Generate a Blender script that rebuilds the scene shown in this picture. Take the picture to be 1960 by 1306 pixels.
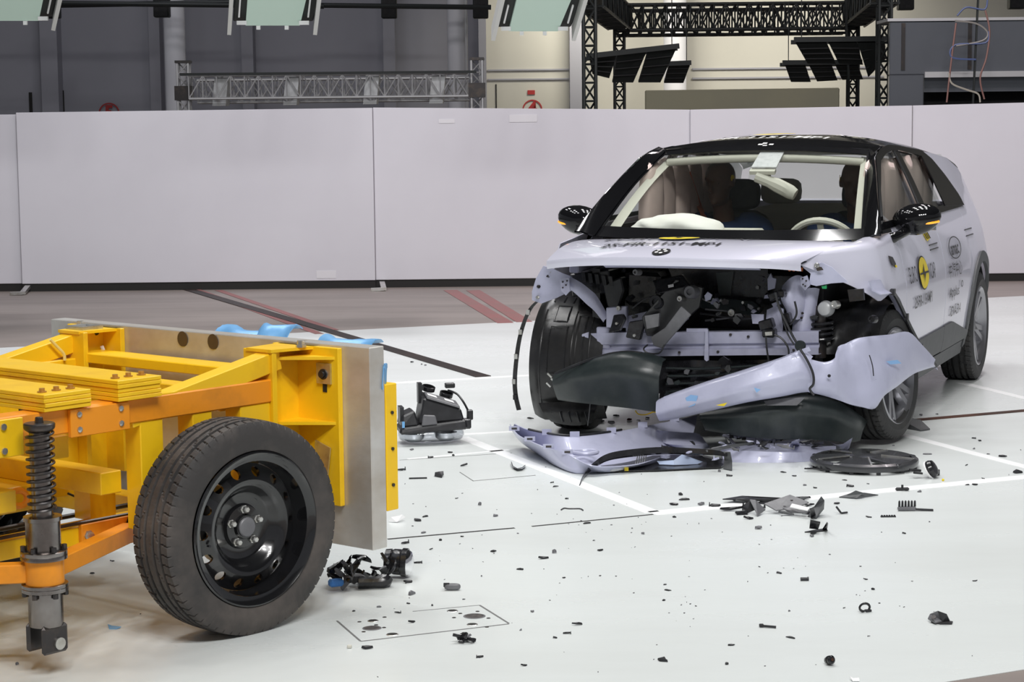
import bpy, bmesh, math, random
import numpy as np
from mathutils import Vector, Matrix

# ------------------------------------------------------------------ camera, world, lights, exposure
for o in list(bpy.data.objects):
    bpy.data.objects.remove(o)
scene = bpy.context.scene
COL = scene.collection
F_PX, CAM_H, PITCH, ROLL = 3823.0, 1.58, 0.1091, -0.01054
IMG_W, IMG_H = 1960.0, 1306.0

def cam_axes():
    cp, sp = math.cos(PITCH), math.sin(PITCH)
    fwd = np.array([0, cp, -sp]); up = np.array([0, sp, cp]); rt = np.array([1.0, 0, 0])
    c, s = math.cos(ROLL), math.sin(ROLL)
    return c * rt + s * up, -s * rt + c * up, fwd
_R, _U, _F = cam_axes()
cam_d = bpy.data.cameras.new('camera')
cam = bpy.data.objects.new('camera', cam_d)
COL.objects.link(cam)
cam.matrix_world = Matrix(((_R[0], _U[0], -_F[0], 0), (_R[1], _U[1], -_F[1], 0), (_R[2], _U[2], -_F[2], CAM_H), (0, 0, 0, 1)))
cam_d.sensor_fit = 'HORIZONTAL'
cam_d.sensor_width = 36.0
cam_d.lens = F_PX * 36.0 / IMG_W
cam_d.clip_end = 200
scene.camera = cam

world = bpy.data.worlds.new('hall_ambient')
scene.world = world
world.use_nodes = True
world.node_tree.nodes['Background'].inputs[0].default_value = (0.92, 0.94, 1.0, 1)
world.node_tree.nodes['Background'].inputs[1].default_value = 0.22

def area(name, loc, target, size, power, color=(1, 1, 1), spread=180):
    l = bpy.data.lights.new(name, 'AREA')
    l.shape = 'RECTANGLE'; l.size, l.size_y = size
    l.energy = power; l.color = color; l.spread = math.radians(spread)
    o = bpy.data.objects.new(name, l)
    COL.objects.link(o)
    o.location = loc
    o.rotation_euler = (Vector(target) - Vector(loc)).to_track_quat('-Z', 'Y').to_euler()
    return o
def bank(centre, target, nx, ny, step, power, color):
    for i in range(nx):
        for j in range(ny):
            dx, dy = (i - (nx - 1) / 2) * step, (j - (ny - 1) / 2) * step
            area('ceiling_lamp', (centre[0] + dx, centre[1] + dy, centre[2]), (target[0] + dx, target[1] + dy, target[2]), (.5, .5), power / (nx * ny), color, 150)
bank((1.8, 10.4, 7.4), (1.6, 10.2, 0), 3, 3, 1.3, 215, (1.0, 0.995, 0.985))
bank((-2.6, 9.4, 7.4), (-2.0, 9.4, 0), 2, 3, 1.4, 135, (1.0, 0.995, 0.985))
bank((0.8, 1.2, 6.6), (0.8, 8.4, 0.4), 4, 2, 1.2, 330, (1.0, 0.995, 0.985))
bank((-3.2, 14.4, 7.4), (-3.0, 17.0, 0), 2, 2, 1.4, 175, (0.97, 0.97, 1.0))
bank((3.9, 14.6, 7.4), (4.2, 17.0, 0), 2, 2, 1.4, 185, (1.0, 0.90, 0.925))
area('hall_lamp_warm', (1.6, 31.2, 4.3), (1.6, 34.2, 1.6), (1.6, .8), 44, (1.0, 0.95, 0.82), 130)
area('hall_lamp_warm', (4.8, 31.6, 4.3), (4.8, 34.2, 1.6), (1.6, .8), 44, (1.0, 0.95, 0.84), 130)
area('hall_lamp_cool', (-5.0, 26.0, 7.4), (-5.5, 33.0, 2.5), (3.0, 2.0), 40, (0.93, 0.94, 1.0), 150)

scene.view_settings.view_transform = 'Standard'
scene.view_settings.look = 'None'
scene.view_settings.gamma = 1.0
scene.view_settings.use_curve_mapping = False
scene.view_settings.exposure = 0.30

# ------------------------------------------------------------------ pixel -> place helpers
CAR = (1.530, 11.153, math.radians(-112.37))
TRO = (-1.097, 6.94, math.atan2(0.763, 0.646))
def unproj(px, py, axis, val, pose=(0, 0, 0)):
    d = _F + ((px - IMG_W / 2) / F_PX) * _R - ((py - IMG_H / 2) / F_PX) * _U
    x, y, a = pose
    c, s = math.cos(a), math.sin(a)
    o2 = np.array([c * (0 - x) + s * (0 - y), -s * (0 - x) + c * (0 - y), CAM_H])
    d2 = np.array([c * d[0] + s * d[1], -s * d[0] + c * d[1], d[2]])
    t = (val - o2[axis]) / d2[axis]
    return Vector(o2 + t * d2)
def G(px, py, z=0.0): return unproj(px, py, 2, z)
def WY(px, py, y): return unproj(px, py, 1, y)
def C(px, py, x): return unproj(px, py, 0, x, CAR)          # car space, on the plane x
def T(px, py, ax, v): return unproj(px, py, ax, v, TRO)

# ------------------------------------------------------------------ materials
MATS = {}
def mat(name, col, rough=0.5, metal=0.0, col2=None, nscale=8.0, namt=0.5, bump=0.0, bscale=60.0, coat=0.0, spec=0.5, rvar=0.0, stretch=None, detail=4.0, emit=None, chips=None):
    if name in MATS: return MATS[name]
    m = bpy.data.materials.new(name); m.use_nodes = True
    nt = m.node_tree; b = nt.nodes['Principled BSDF']
    b.inputs['Base Color'].default_value = (*col, 1)
    b.inputs['Roughness'].default_value = rough
    b.inputs['Metallic'].default_value = metal
    b.inputs['Specular IOR Level'].default_value = spec
    b.inputs['Coat Weight'].default_value = coat
    b.inputs['Coat Roughness'].default_value = 0.04
    tc = nt.nodes.new('ShaderNodeTexCoord')
    src = tc.outputs['Object']
    if stretch:
        mp = nt.nodes.new('ShaderNodeMapping'); mp.inputs['Scale'].default_value = stretch
        nt.links.new(src, mp.inputs[0]); src = mp.outputs[0]
    if col2 or rvar:
        n = nt.nodes.new('ShaderNodeTexNoise'); n.inputs['Scale'].default_value = nscale; n.inputs['Detail'].default_value = detail
        n.inputs['Roughness'].default_value = 0.62
        nt.links.new(src, n.inputs[0])
        if col2:
            r = nt.nodes.new('ShaderNodeValToRGB')
            w = 0.16
            r.color_ramp.elements[0].position = max(0.0, 1 - namt - w); r.color_ramp.elements[1].position = min(1.0, 1 - namt + w)
            r.color_ramp.elements[0].color = (*col, 1); r.color_ramp.elements[1].color = (*col2, 1)
            nt.links.new(n.outputs[0], r.inputs[0]); nt.links.new(r.outputs[0], b.inputs['Base Color'])
        if rvar:
            mr = nt.nodes.new('ShaderNodeMapRange'); mr.inputs[3].default_value = rough - rvar; mr.inputs[4].default_value = rough + rvar
            nt.links.new(n.outputs[0], mr.inputs[0]); nt.links.new(mr.outputs[0], b.inputs['Roughness'])
    if chips:
        ccol, cs, thr = chips
        cn = nt.nodes.new('ShaderNodeTexNoise'); cn.inputs['Scale'].default_value = cs; cn.inputs['Detail'].default_value = 6; cn.inputs['Roughness'].default_value = 0.7
        nt.links.new(tc.outputs['Object'], cn.inputs[0])
        cr = nt.nodes.new('ShaderNodeMapRange'); cr.inputs[1].default_value = thr; cr.inputs[2].default_value = thr + 0.06
        nt.links.new(cn.outputs[0], cr.inputs[0])
        mx = nt.nodes.new('ShaderNodeMix'); mx.data_type = 'RGBA'; mx.inputs[7].default_value = (*ccol, 1)
        nt.links.new(cr.outputs[0], mx.inputs[0])
        if b.inputs['Base Color'].is_linked:
            src0 = b.inputs['Base Color'].links[0].from_socket; nt.links.new(src0, mx.inputs[6])
        else: mx.inputs[6].default_value = (*col, 1)
        nt.links.new(mx.outputs[2], b.inputs['Base Color'])
    if bump:
        n2 = nt.nodes.new('ShaderNodeTexNoise'); n2.inputs['Scale'].default_value = bscale; n2.inputs['Detail'].default_value = 3
        nt.links.new(src, n2.inputs[0])
        bp = nt.nodes.new('ShaderNodeBump'); bp.inputs['Strength'].default_value = bump; bp.inputs['Distance'].default_value = 0.01
        nt.links.new(n2.outputs[0], bp.inputs['Height']); nt.links.new(bp.outputs[0], b.inputs['Normal'])
    if emit:
        b.inputs['Emission Color'].default_value = (*emit[0], 1); b.inputs['Emission Strength'].default_value = emit[1]
    MATS[name] = m
    return m
def glass_mat(name, tint=(0.9, 0.95, 0.93), clear=0.93, rough=0.0, refl=1.0):
    m = bpy.data.materials.new(name); m.use_nodes = True
    nt = m.node_tree; nt.nodes.clear()
    out = nt.nodes.new('ShaderNodeOutputMaterial')
    tr = nt.nodes.new('ShaderNodeBsdfTransparent'); tr.inputs[0].default_value = (*[t * clear for t in tint], 1)
    gl = nt.nodes.new('ShaderNodeBsdfGlossy'); gl.inputs['Roughness'].default_value = rough; gl.inputs[0].default_value = (1, 1, 1, 1)
    fr = nt.nodes.new('ShaderNodeLayerWeight'); fr.inputs[0].default_value = 0.5
    pw = nt.nodes.new('ShaderNodeMath'); pw.operation = 'POWER'; pw.inputs[1].default_value = 5.0
    mul = nt.nodes.new('ShaderNodeMath'); mul.operation = 'MULTIPLY_ADD'; mul.inputs[1].default_value = 0.96 * refl; mul.inputs[2].default_value = 0.04 * refl
    nt.links.new(fr.outputs['Facing'], pw.inputs[0])
    mx = nt.nodes.new('ShaderNodeMixShader')
    nt.links.new(pw.outputs[0], mul.inputs[0]); nt.links.new(mul.outputs[0], mx.inputs[0])
    nt.links.new(tr.outputs[0], mx.inputs[1]); nt.links.new(gl.outputs[0], mx.inputs[2]); nt.links.new(mx.outputs[0], out.inputs[0])
    MATS[name] = m
    return m

YEL = mat('yellow_paint', (0.92, 0.56, 0.010), 0.38, 0, (0.72, 0.40, 0.014), 5, 0.34, 0.05, 40, rvar=0.12, chips=((0.16, 0.085, 0.02), 14, 0.70))
ORG = mat('orange_paint', (0.86, 0.30, 0.012), 0.4, 0, (0.60, 0.22, 0.015), 6, 0.34, 0.05, 40, rvar=0.1, chips=((0.22, 0.09, 0.02), 14, 0.71))
ALU = mat('brushed_aluminium', (0.66, 0.645, 0.62), 0.36, 0.5, (0.47, 0.42, 0.36), 2.6, 0.46, 0.04, 90, rvar=0.1, stretch=(1, 1, 1.6), chips=((0.30, 0.20, 0.10), 5, 0.66))
ALUEDGE = mat('cut_aluminium', (0.60, 0.61, 0.62), 0.45, 0.5, (0.42, 0.42, 0.42), 9, 0.40, 0.03, 90)
STEEL = mat('turned_steel', (0.30, 0.28, 0.27), 0.26, 1.0, (0.18, 0.16, 0.15), 7, 0.45, rvar=0.08)
DARKSTEEL = mat('dark_steel', (0.07, 0.065, 0.065), 0.38, 0.8, (0.14, 0.11, 0.09), 12, 0.35)
ZINC = mat('zinc_steel', (0.66, 0.66, 0.64), 0.3, 0.9, (0.45, 0.42, 0.36), 20, 0.4)
RUBBER = mat('tyre_rubber', (0.045, 0.042, 0.041), 0.62, 0, (0.115, 0.098, 0.088), 5, 0.42, 0.12, 120, spec=0.35)
RUBBER2 = mat('car_tyre_rubber', (0.028, 0.028, 0.029), 0.6, 0, (0.05, 0.048, 0.046), 6, 0.4, 0.1, 120, spec=0.35)
RIMBLK = mat('black_steel_rim', (0.008, 0.008, 0.009), 0.2, 0.0, None, coat=0.6)
LAV = mat('lavender_car_paint', (0.70, 0.695, 0.815), 0.32, 0.12, None, coat=0.7)
LAVIN = mat('lavender_primer_metal', (0.46, 0.465, 0.60), 0.42, 0.15, (0.36, 0.365, 0.47), 9, 0.4, 0.05, 60)
LAVTORN = mat('lavender_plastic_scuffed', (0.50, 0.51, 0.66), 0.34, 0.05, (0.42, 0.43, 0.57), 7, 0.35, 0.06, 25, coat=0.35)
GLOSSBLK = mat('gloss_black_paint', (0.006, 0.006, 0.007), 0.07, 0.0, None, spec=0.42)
PATCH = mat('pale_patch_paper', (0.73, 0.715, 0.75), 0.35)
BLKPL = mat('black_plastic', (0.016, 0.016, 0.018), 0.36, 0, (0.03, 0.03, 0.034), 14, 0.4, 0.06, 60)
BLKSH = mat('black_shiny_plastic', (0.012, 0.012, 0.014), 0.2, 0, (0.028, 0.028, 0.032), 11, 0.4, 0.12, 24)
GRNBLK = mat('dark_green_black_plastic', (0.020, 0.027, 0.028), 0.33, 0, (0.038, 0.046, 0.046), 8, 0.4, 0.05, 40)
CLAD = mat('grey_cladding_plastic', (0.072, 0.076, 0.08), 0.55, 0, (0.09, 0.094, 0.098), 20, 0.4, 0.08, 180)
GREYPL = mat('grey_plastic', (0.13, 0.13, 0.14), 0.42, 0, (0.20, 0.20, 0.21), 10, 0.4, 0.08, 50)
LINER = mat('wheel_liner_plastic', (0.014, 0.014, 0.015), 0.27, 0, (0.026, 0.025, 0.024), 7, 0.4, 0.05, 30)
RIMGREY = mat('grey_alloy_rim', (0.33, 0.33, 0.35), 0.28, 0.8, None)
BEIGE = mat('beige_trim', (0.62, 0.60, 0.53), 0.6, 0, None, bump=0.04, bscale=200)
PINKBAG = mat('curtain_airbag_fabric', (0.74, 0.58, 0.54), 0.8, 0, (0.62, 0.48, 0.45), 5, 0.4, 0.35, 9)
WHITEBAG = mat('white_airbag_fabric', (0.86, 0.84, 0.81), 0.75, 0, (0.78, 0.75, 0.70), 6, 0.4, 0.3, 10)
DARKIN = mat('dark_interior_fabric', (0.022, 0.022, 0.024), 0.8, 0, (0.035, 0.034, 0.034), 20, 0.4)
DUMMY = mat('dummy_vinyl', (0.115, 0.062, 0.042), 0.5, 0, (0.085, 0.045, 0.03), 9, 0.4)
BLUECL = mat('blue_shirt_cloth', (0.02, 0.045, 0.13), 0.85, 0, (0.015, 0.03, 0.09), 16, 0.4, 0.2, 30)
BELT = mat('belt_red_reflection', (0.55, 0.11, 0.035), 0.7, 0, (0.40, 0.08, 0.03), 40, 0.4)  # webbing with the red reflection streaks put into its colour
FRIT = mat('black_glass_frit', (0.006, 0.006, 0.007), 0.07, 0)
YELDEC = mat('yellow_sticker', (0.86, 0.66, 0.015), 0.4)
BLKDEC = mat('black_sticker', (0.012, 0.012, 0.013), 0.4)
WHTDEC = mat('white_sticker', (0.86, 0.86, 0.86), 0.4)
WHITEPL = mat('white_plastic', (0.80, 0.80, 0.80), 0.4)
AMBER = mat('amber_lens', (0.85, 0.28, 0.02), 0.2, emit=((1.0, 0.35, 0.03), 0.9))
BLUEFOIL = mat('blue_barrier_foil', (0.16, 0.40, 0.72), 0.35, 0.1, (0.24, 0.50, 0.80), 5, 0.4, 0.15, 14)
COVER = mat('wheel_cover_plastic', (0.045, 0.046, 0.05), 0.24, 0.1, None, coat=0.3)
SEAM2 = mat('floor_joint', (0.16, 0.16, 0.16), 0.7)
CHROME = mat('lamp_reflector_chrome', (0.80, 0.80, 0.82), 0.1, 1.0, bump=0.3, bscale=18)
PANEL = mat('white_partition_board', (0.68, 0.665, 0.715), 0.22, 0, (0.64, 0.625, 0.675), 0.7, 0.45, rvar=0.06, spec=0.55)
CONC = mat('stained_concrete', (0.30, 0.255, 0.23), 0.42, 0, (0.20, 0.168, 0.155), 0.9, 0.42, 0.05, 18, rvar=0.12, stretch=(0.35, 1.6, 1), detail=9)
PAINTFL = mat('pale_floor_paint', (0.735, 0.77, 0.76), 0.28, 0, (0.63, 0.655, 0.64), 0.55, 0.42, 0.015, 30, rvar=0.09, stretch=(0.5, 1.5, 1), detail=7)
TAPE = mat('white_tape', (0.88, 0.89, 0.89), 0.4)
SEAM = mat('floor_gap', (0.012, 0.011, 0.010), 0.7)
RUST = mat('rusty_rail', (0.045, 0.026, 0.020), 0.5, 0.3, (0.12, 0.045, 0.025), 3, 0.42)
REDFL = mat('red_floor_paint', (0.32, 0.12, 0.115), 0.5, 0, (0.25, 0.14, 0.125), 3, 0.4)
WALL_DIM = mat('hall_wall_dim', (0.37, 0.37, 0.415), 0.8, 0, (0.35, 0.35, 0.395), 1.0, 0.4)  # whitish wall; the lack of light is put into this darker grey
WALL_LIT = mat('hall_wall_lit', (0.60, 0.585, 0.52), 0.8, 0, (0.57, 0.555, 0.50), 1.0, 0.4)  # same wall, warm lamp light put into this cream tone
COLW = mat('column_white', (0.74, 0.74, 0.78), 0.6)
TRUSS = mat('truss_aluminium', (0.62, 0.62, 0.63), 0.45, 0.4)
TRUSSBLK = mat('black_truss', (0.028, 0.032, 0.032), 0.5, 0.2)
REDSIGN = mat('red_sign_paint', (0.42, 0.03, 0.03), 0.6)
OLIVE = mat('olive_board', (0.20, 0.19, 0.13), 0.7, 0, (0.17, 0.165, 0.12), 1.2, 0.4)
BOOTH = mat('grey_booth_panel', (0.15, 0.16, 0.18), 0.22, 0.3, (0.13, 0.14, 0.16), 0.8, 0.4)
LAMPGLASS = mat('frosted_green_glass', (0.42, 0.54, 0.47), 0.25, 0, None, emit=((0.62, 0.80, 0.70), 0.12))
LAMPBODY = mat('lamp_housing_white', (0.62, 0.62, 0.60), 0.45)
WINDGLASS = glass_mat('windscreen_glass', (0.97, 0.985, 0.97), 0.985, refl=1.0)
CLEARLENS = glass_mat('clear_lens_plastic', (0.9, 0.92, 0.95), 0.85, rough=0.05, refl=1.5)

# ------------------------------------------------------------------ mesh builder
class MB:
    def __init__(s): s.v = []; s.f = []
    def add(s, vs, fs):
        b = len(s.v); s.v += [tuple(v) for v in vs]; s.f += [tuple(b + i for i in f) for f in fs]; return s
    def hexa(s, p):      # 8 points: bottom loop 0-3, top loop 4-7
        return s.add(p, [(3, 2, 1, 0), (4, 5, 6, 7), (0, 1, 5, 4), (1, 2, 6, 5), (2, 3, 7, 6), (3, 0, 4, 7)])
    def box(s, x0, x1, y0, y1, z0, z1):
        return s.hexa([(x0, y0, z0), (x1, y0, z0), (x1, y1, z0), (x0, y1, z0), (x0, y0, z1), (x1, y0, z1), (x1, y1, z1), (x0, y1, z1)])
    def cbox(s, c, size, M=None):
        h = [k / 2 for k in size]; c = Vector(c)
        P = [Vector((a * h[0], b * h[1], d * h[2])) for d in (-1, 1) for a, b in ((-1, -1), (1, -1), (1, 1), (-1, 1))]
        if M is not None: P = [M @ p for p in P]
        return s.hexa([c + p for p in P])
    def bar(s, p0, p1, w, h, up=(0, 0, 1)):
        p0, p1 = Vector(p0), Vector(p1); d = (p1 - p0).normalized(); u = Vector(up)
        if abs(d.dot(u)) > 0.98: u = Vector((1, 0, 0))
        sd = d.cross(u).normalized(); u = sd.cross(d).normalized()
        a = sd * w / 2; b = u * h / 2
        return s.hexa([p0 - a - b, p1 - a - b, p1 + a - b, p0 + a - b, p0 - a + b, p1 - a + b, p1 + a + b, p0 + a + b])
    def tube(s, pts, r, n=8, closed=False, smooth=0):
        pts = [Vector(p) for p in pts]
        if smooth and len(pts) > 2: pts = catmull(pts, smooth, closed)
        N = len(pts); b = len(s.v); prev = None
        for i, p in enumerate(pts):
            if closed: d = pts[(i + 1) % N] - pts[i - 1]
            else: d = pts[min(i + 1, N - 1)] - pts[max(i - 1, 0)]
            if d.length < 1e-9: d = Vector((0, 0, 1))
            d.normalize()
            if prev is None:
                u = Vector((0, 0, 1)) if abs(d.z) < 0.9 else Vector((1, 0, 0))
                u = (u - d * u.dot(d)).normalized()
            else:
                u = prev - d * prev.dot(d)
                u = u.normalized() if u.length > 1e-6 else Vector((1, 0, 0))
            prev = u; w = d.cross(u)
            rr = r[i * (len(r) - 1) // max(1, N - 1)] if isinstance(r, (list, tuple)) else r
            for k in range(n):
                a = 2 * math.pi * k / n
                s.v.append(tuple(p + (u * math.cos(a) + w * math.sin(a)) * rr))
        for i in range(N if closed else N - 1):
            j = (i + 1) % N
            for k in range(n):
                k2 = (k + 1) % n
                s.f.append((b + i * n + k, b + i * n + k2, b + j * n + k2, b + j * n + k))
        if not closed:
            s.f.append(tuple(b + k for k in reversed(range(n)))); s.f.append(tuple(b + (N - 1) * n + k for k in range(n)))
        return s
    def lathe(s, prof, o=(0, 0, 0), ax=(0, 0, 1), n=24, cap=True):
        ax = Vector(ax).normalized(); o = Vector(o)
        u = Vector((1, 0, 0)) if abs(ax.x) < 0.9 else Vector((0, 1, 0))
        u = (u - ax * u.dot(ax)).normalized(); w = ax.cross(u); b = len(s.v)
        for (r, h) in prof:
            for k in range(n):
                a = 2 * math.pi * k / n
                s.v.append(tuple(o + ax * h + (u * math.cos(a) + w * math.sin(a)) * r))
        for i in range(len(prof) - 1):
            for k in range(n):
                k2 = (k + 1) % n
                s.f.append((b + i * n + k, b + i * n + k2, b + (i + 1) * n + k2, b + (i + 1) * n + k))
        if cap:
            s.f.append(tuple(b + k for k in reversed(range(n)))); s.f.append(tuple(b + (len(prof) - 1) * n + k for k in range(n)))
        return s
    def cyl(s, p0, p1, r, n=16, r2=None):
        p0, p1 = Vector(p0), Vector(p1)
        return s.lathe([(r, 0), (r if r2 is None else r2, (p1 - p0).length)], p0, p1 - p0, n)
    def hexbolt(s, p, ax, r, h): return s.lathe([(r * 1.35, 0), (r * 1.35, h * 0.25), (r, h * 0.25), (r, h * 0.92), (r * 0.85, h)], p, ax, 6)
    def plate(s, pts, off):
        pts = [Vector(p) for p in pts]; off = Vector(off); n = len(pts)
        s.add(pts + [p + off for p in pts], [tuple(reversed(range(n))), tuple(range(n, 2 * n))] + [(i, (i + 1) % n, n + (i + 1) % n, n + i) for i in range(n)])
        return s
    def sheet(s, grid, th=0.003, closed_u=False):
        """grid[i][j] of points, thickened along the surface normals"""
        g = np.array([[tuple(p) for p in row] for row in grid], float)
        I, J = g.shape[:2]
        if closed_u: du = np.roll(g, -1, 0) - np.roll(g, 1, 0)
        else: du = np.gradient(g, axis=0)
        dv = np.gradient(g, axis=1)
        nn = np.cross(du, dv); L = np.linalg.norm(nn, axis=2, keepdims=True); nn = nn / np.maximum(L, 1e-9)
        b = len(s.v)
        s.v += [tuple(p) for p in g.reshape(-1, 3)] + [tuple(p) for p in (g - nn * th).reshape(-1, 3)]
        o = I * J; idx = lambda i, j: b + (i % I) * J + j
        II = I if closed_u else I - 1
        for i in range(II):
            for j in range(J - 1):
                q = (idx(i, j), idx(i + 1, j), idx(i + 1, j + 1), idx(i, j + 1))
                s.f.append(q); s.f.append(tuple(k + o for k in reversed(q)))
        for i in range(II):
            for j, fl in ((0, 0), (J - 1, 1)):
                a, c = idx(i, j), idx(i + 1, j)
                s.f.append((a, a + o, c + o, c) if not fl else (c, c + o, a + o, a))
        if not closed_u:
            for j in range(J - 1):
                for i, fl in ((0, 1), (I - 1, 0)):
                    a, c = idx(i, j), idx(i, j + 1)
                    s.f.append((a, a + o, c + o, c) if not fl else (c, c + o, a + o, a))
        return s
    def xf(s, M):
        s.v = [tuple(M @ Vector(v)) for v in s.v]; return s
    def mesh(s, name, m, smooth=35):
        me = bpy.data.meshes.new(name); me.from_pydata(s.v, [], s.f); me.update()
        if m: me.materials.append(m)
        if smooth:
            me.shade_smooth(); me.set_sharp_from_angle(angle=math.radians(smooth))
        return me
    def build(s, name, m, parent=None, smooth=35, bevel=0, label=None):
        o = bpy.data.objects.new(name, s.mesh(name, m, smooth))
        COL.objects.link(o)
        if parent: o.parent = parent
        if bevel:
            md = o.modifiers.new('bevel', 'BEVEL'); md.width = bevel; md.segments = 1; md.limit_method = 'ANGLE'; md.angle_limit = math.radians(40)
        if label: o['label'] = label
        return o
def catmull(pts, k, closed=False):
    out = []; N = len(pts)
    R = range(N if closed else N - 1)
    for i in R:
        if closed: p0, p1, p2, p3 = pts[i - 1], pts[i], pts[(i + 1) % N], pts[(i + 2) % N]
        else: p0, p1, p2, p3 = pts[max(i - 1, 0)], pts[i], pts[i + 1], pts[min(i + 2, N - 1)]
        for j in range(k):
            t = j / k
            out.append(0.5 * ((2 * p1) + (p2 - p0) * t + (2 * p0 - 5 * p1 + 4 * p2 - p3) * t * t + (3 * p1 - p0 - 3 * p2 + p3) * t ** 3))
    if not closed: out.append(pts[-1])
    return out
def resample(pts, n):
    P = np.array([tuple(p) for p in pts], float)
    d = np.concatenate([[0], np.cumsum(np.linalg.norm(np.diff(P, axis=0), axis=1))])
    t = np.linspace(0, d[-1], n)
    return [Vector([np.interp(q, d, P[:, k]) for k in range(P.shape[1])]) for q in t]
def empty(name, loc=(0, 0, 0), rz=0):
    o = bpy.data.objects.new(name, None); o.empty_display_size = 0.1
    COL.objects.link(o); o.location = loc; o.rotation_euler = (0, 0, rz); return o
def tag(o, label, cat, group=None):
    o['label'] = label; o['category'] = cat
    if group: o['group'] = group
    return o
def struct(o, label=None, cat=None):
    o['kind'] = 'structure'
    if label: o['label'] = label
    if cat: o['category'] = cat
    return o
def text_mesh(txt, size, align='CENTER', bold=0.0):
    cu = bpy.data.curves.new('lettering', 'FONT'); cu.body = txt; cu.size = size; cu.align_x = align; cu.align_y = 'CENTER'
    cu.offset = bold; cu.resolution_u = 3
    o = bpy.data.objects.new('lettering', cu); COL.objects.link(o)
    dg = bpy.context.evaluated_depsgraph_get()
    me = bpy.data.meshes.new_from_object(o.evaluated_get(dg))
    bpy.data.objects.remove(o); bpy.data.curves.remove(cu)
    return me
def decal_text(name, txt, size, fn, m, parent, sx=1.0, bold=0.0, cuts=0, align='CENTER'):
    """flat print: letters laid on a surface through fn(u, v)"""
    me = text_mesh(txt, size, align, bold)
    bm = bmesh.new(); bm.from_mesh(me)
    bmesh.ops.triangulate(bm, faces=bm.faces)
    if cuts: bmesh.ops.subdivide_edges(bm, edges=[e for e in bm.edges if e.calc_length() > size * 0.25], cuts=cuts)
    for v in bm.verts: v.co = Vector(fn(v.co.x * sx, v.co.y))
    bm.to_mesh(me); bm.free(); me.name = name
    me.materials.clear(); me.materials.append(m)
    o = bpy.data.objects.new(name, me); COL.objects.link(o); o.parent = parent
    return o
def fan(fn, pts): # n-gon decal
    mb = MB(); mb.add([fn(u, v) for u, v in pts], [tuple(range(len(pts)))]); return mb

# ------------------------------------------------------------------ floor
GA = math.radians(22.0)                       # the test block is laid out along the car's axes
gx = Vector((math.cos(GA), math.sin(GA), 0)); gy = Vector((-math.sin(GA), math.cos(GA), 0))
fl = MB().add([(-30, -8, 0), (30, -8, 0), (30, 46, 0), (-30, 46, 0)], [(0, 1, 2, 3)]).build('floor', CONC, None, 0)
struct(fl, 'grey-brown stained concrete hall floor', 'floor')
def line_pt(p, d, q): return p + d * ((q - p).dot(d))
far0 = G(560, 638); near0 = G(1890, 1294)
def strip(p0, p1, w, z, h=0.0015):
    p0, p1 = Vector(p0), Vector(p1); p0.z = p1.z = 0
    d = (p1 - p0).normalized(); n = Vector((-d.y, d.x, 0)) * w / 2
    return MB().plate([p0 - n + Vector((0, 0, z)), p1 - n + Vector((0, 0, z)), p1 + n + Vector((0, 0, z)), p0 + n + Vector((0, 0, z))], (0, 0, h))
def lerp(a, b, t): return a + (b - a) * t
P0 = far0 - gx * 12; P1 = far0 + gx * 14
nd = (G(1960, 1283) - G(1816, 1306)).normalized()
N1 = near0 + nd * 14; N0 = near0 - nd * 12
MB().plate([Vector((N0.x, N0.y, 0.0002)), Vector((N1.x, N1.y, 0.0002)), Vector((P1.x, P1.y, 0.0002)), Vector((P0.x, P0.y, 0.0002))], (0, 0, 0.0015)).build('floor_paint', PAINTFL, fl, 0, label='pale grey-white painted test area of the floor')
for a, b, w in [((700, 737), (1110, 714), .07), ((884, 838), (1248, 982), .07), ((1248, 984), (2344, 877), .085), ((880, 833), (985, 827), .05),
                ((1712, 829), (2268, 975), .06), ((1838, 733), (2294, 844), .06), ((780, 880), (975, 862), .03)]:
    strip(G(*a), G(*b), w, 0.0018, 0.001).build('floor_tape', TAPE, fl, 0)
for a, b, w in [((742, 1033.5), (985, 1012), .009), ((1018, 1009), (1250, 986), .008), ((905, 922), (1025, 911), .006), ((880, 905), (906, 922), .004), ((765, 882), (980, 868), .004),
                ((645, 1190), (690, 1229), .006), ((690, 1229.5), (974, 1196), .006), ((974, 1195), (918, 1160), .006), ((918, 1160), (790, 1172), .003)]:
    strip(G(*a), G(*b), w * (1.7 if w > .0061 else 1.1), 0.0018, 0.0008).build('floor_seam', SEAM if w > .0061 else SEAM2, fl, 0)
strip(G(355, 553), G(925, 722), .105, 0.0018, 0.004).build('floor_rail', mat('dark_rail', (0.022, 0.016, 0.014), 0.5, 0.2, (0.05, 0.03, 0.025), 4, 0.4), fl, 0, label='dark steel rail slot running from the boards towards the car')
strip(G(1690, 811), G(2310, 757), .055, 0.0018, 0.004).build('floor_rail', RUST, fl, 0, label='rusty steel rail slot beside the front wheel')
for a, b in [((862, 556), (968, 619)), ((905, 556), (1004, 617)), ((372, 553), (612, 640)), ((418, 556), (640, 632))]:
    strip(G(*a), G(*b), .13 if a[0] > 800 else .07, 0.0018, 0.0008).build('floor_stripe', REDFL, fl, 0)
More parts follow.
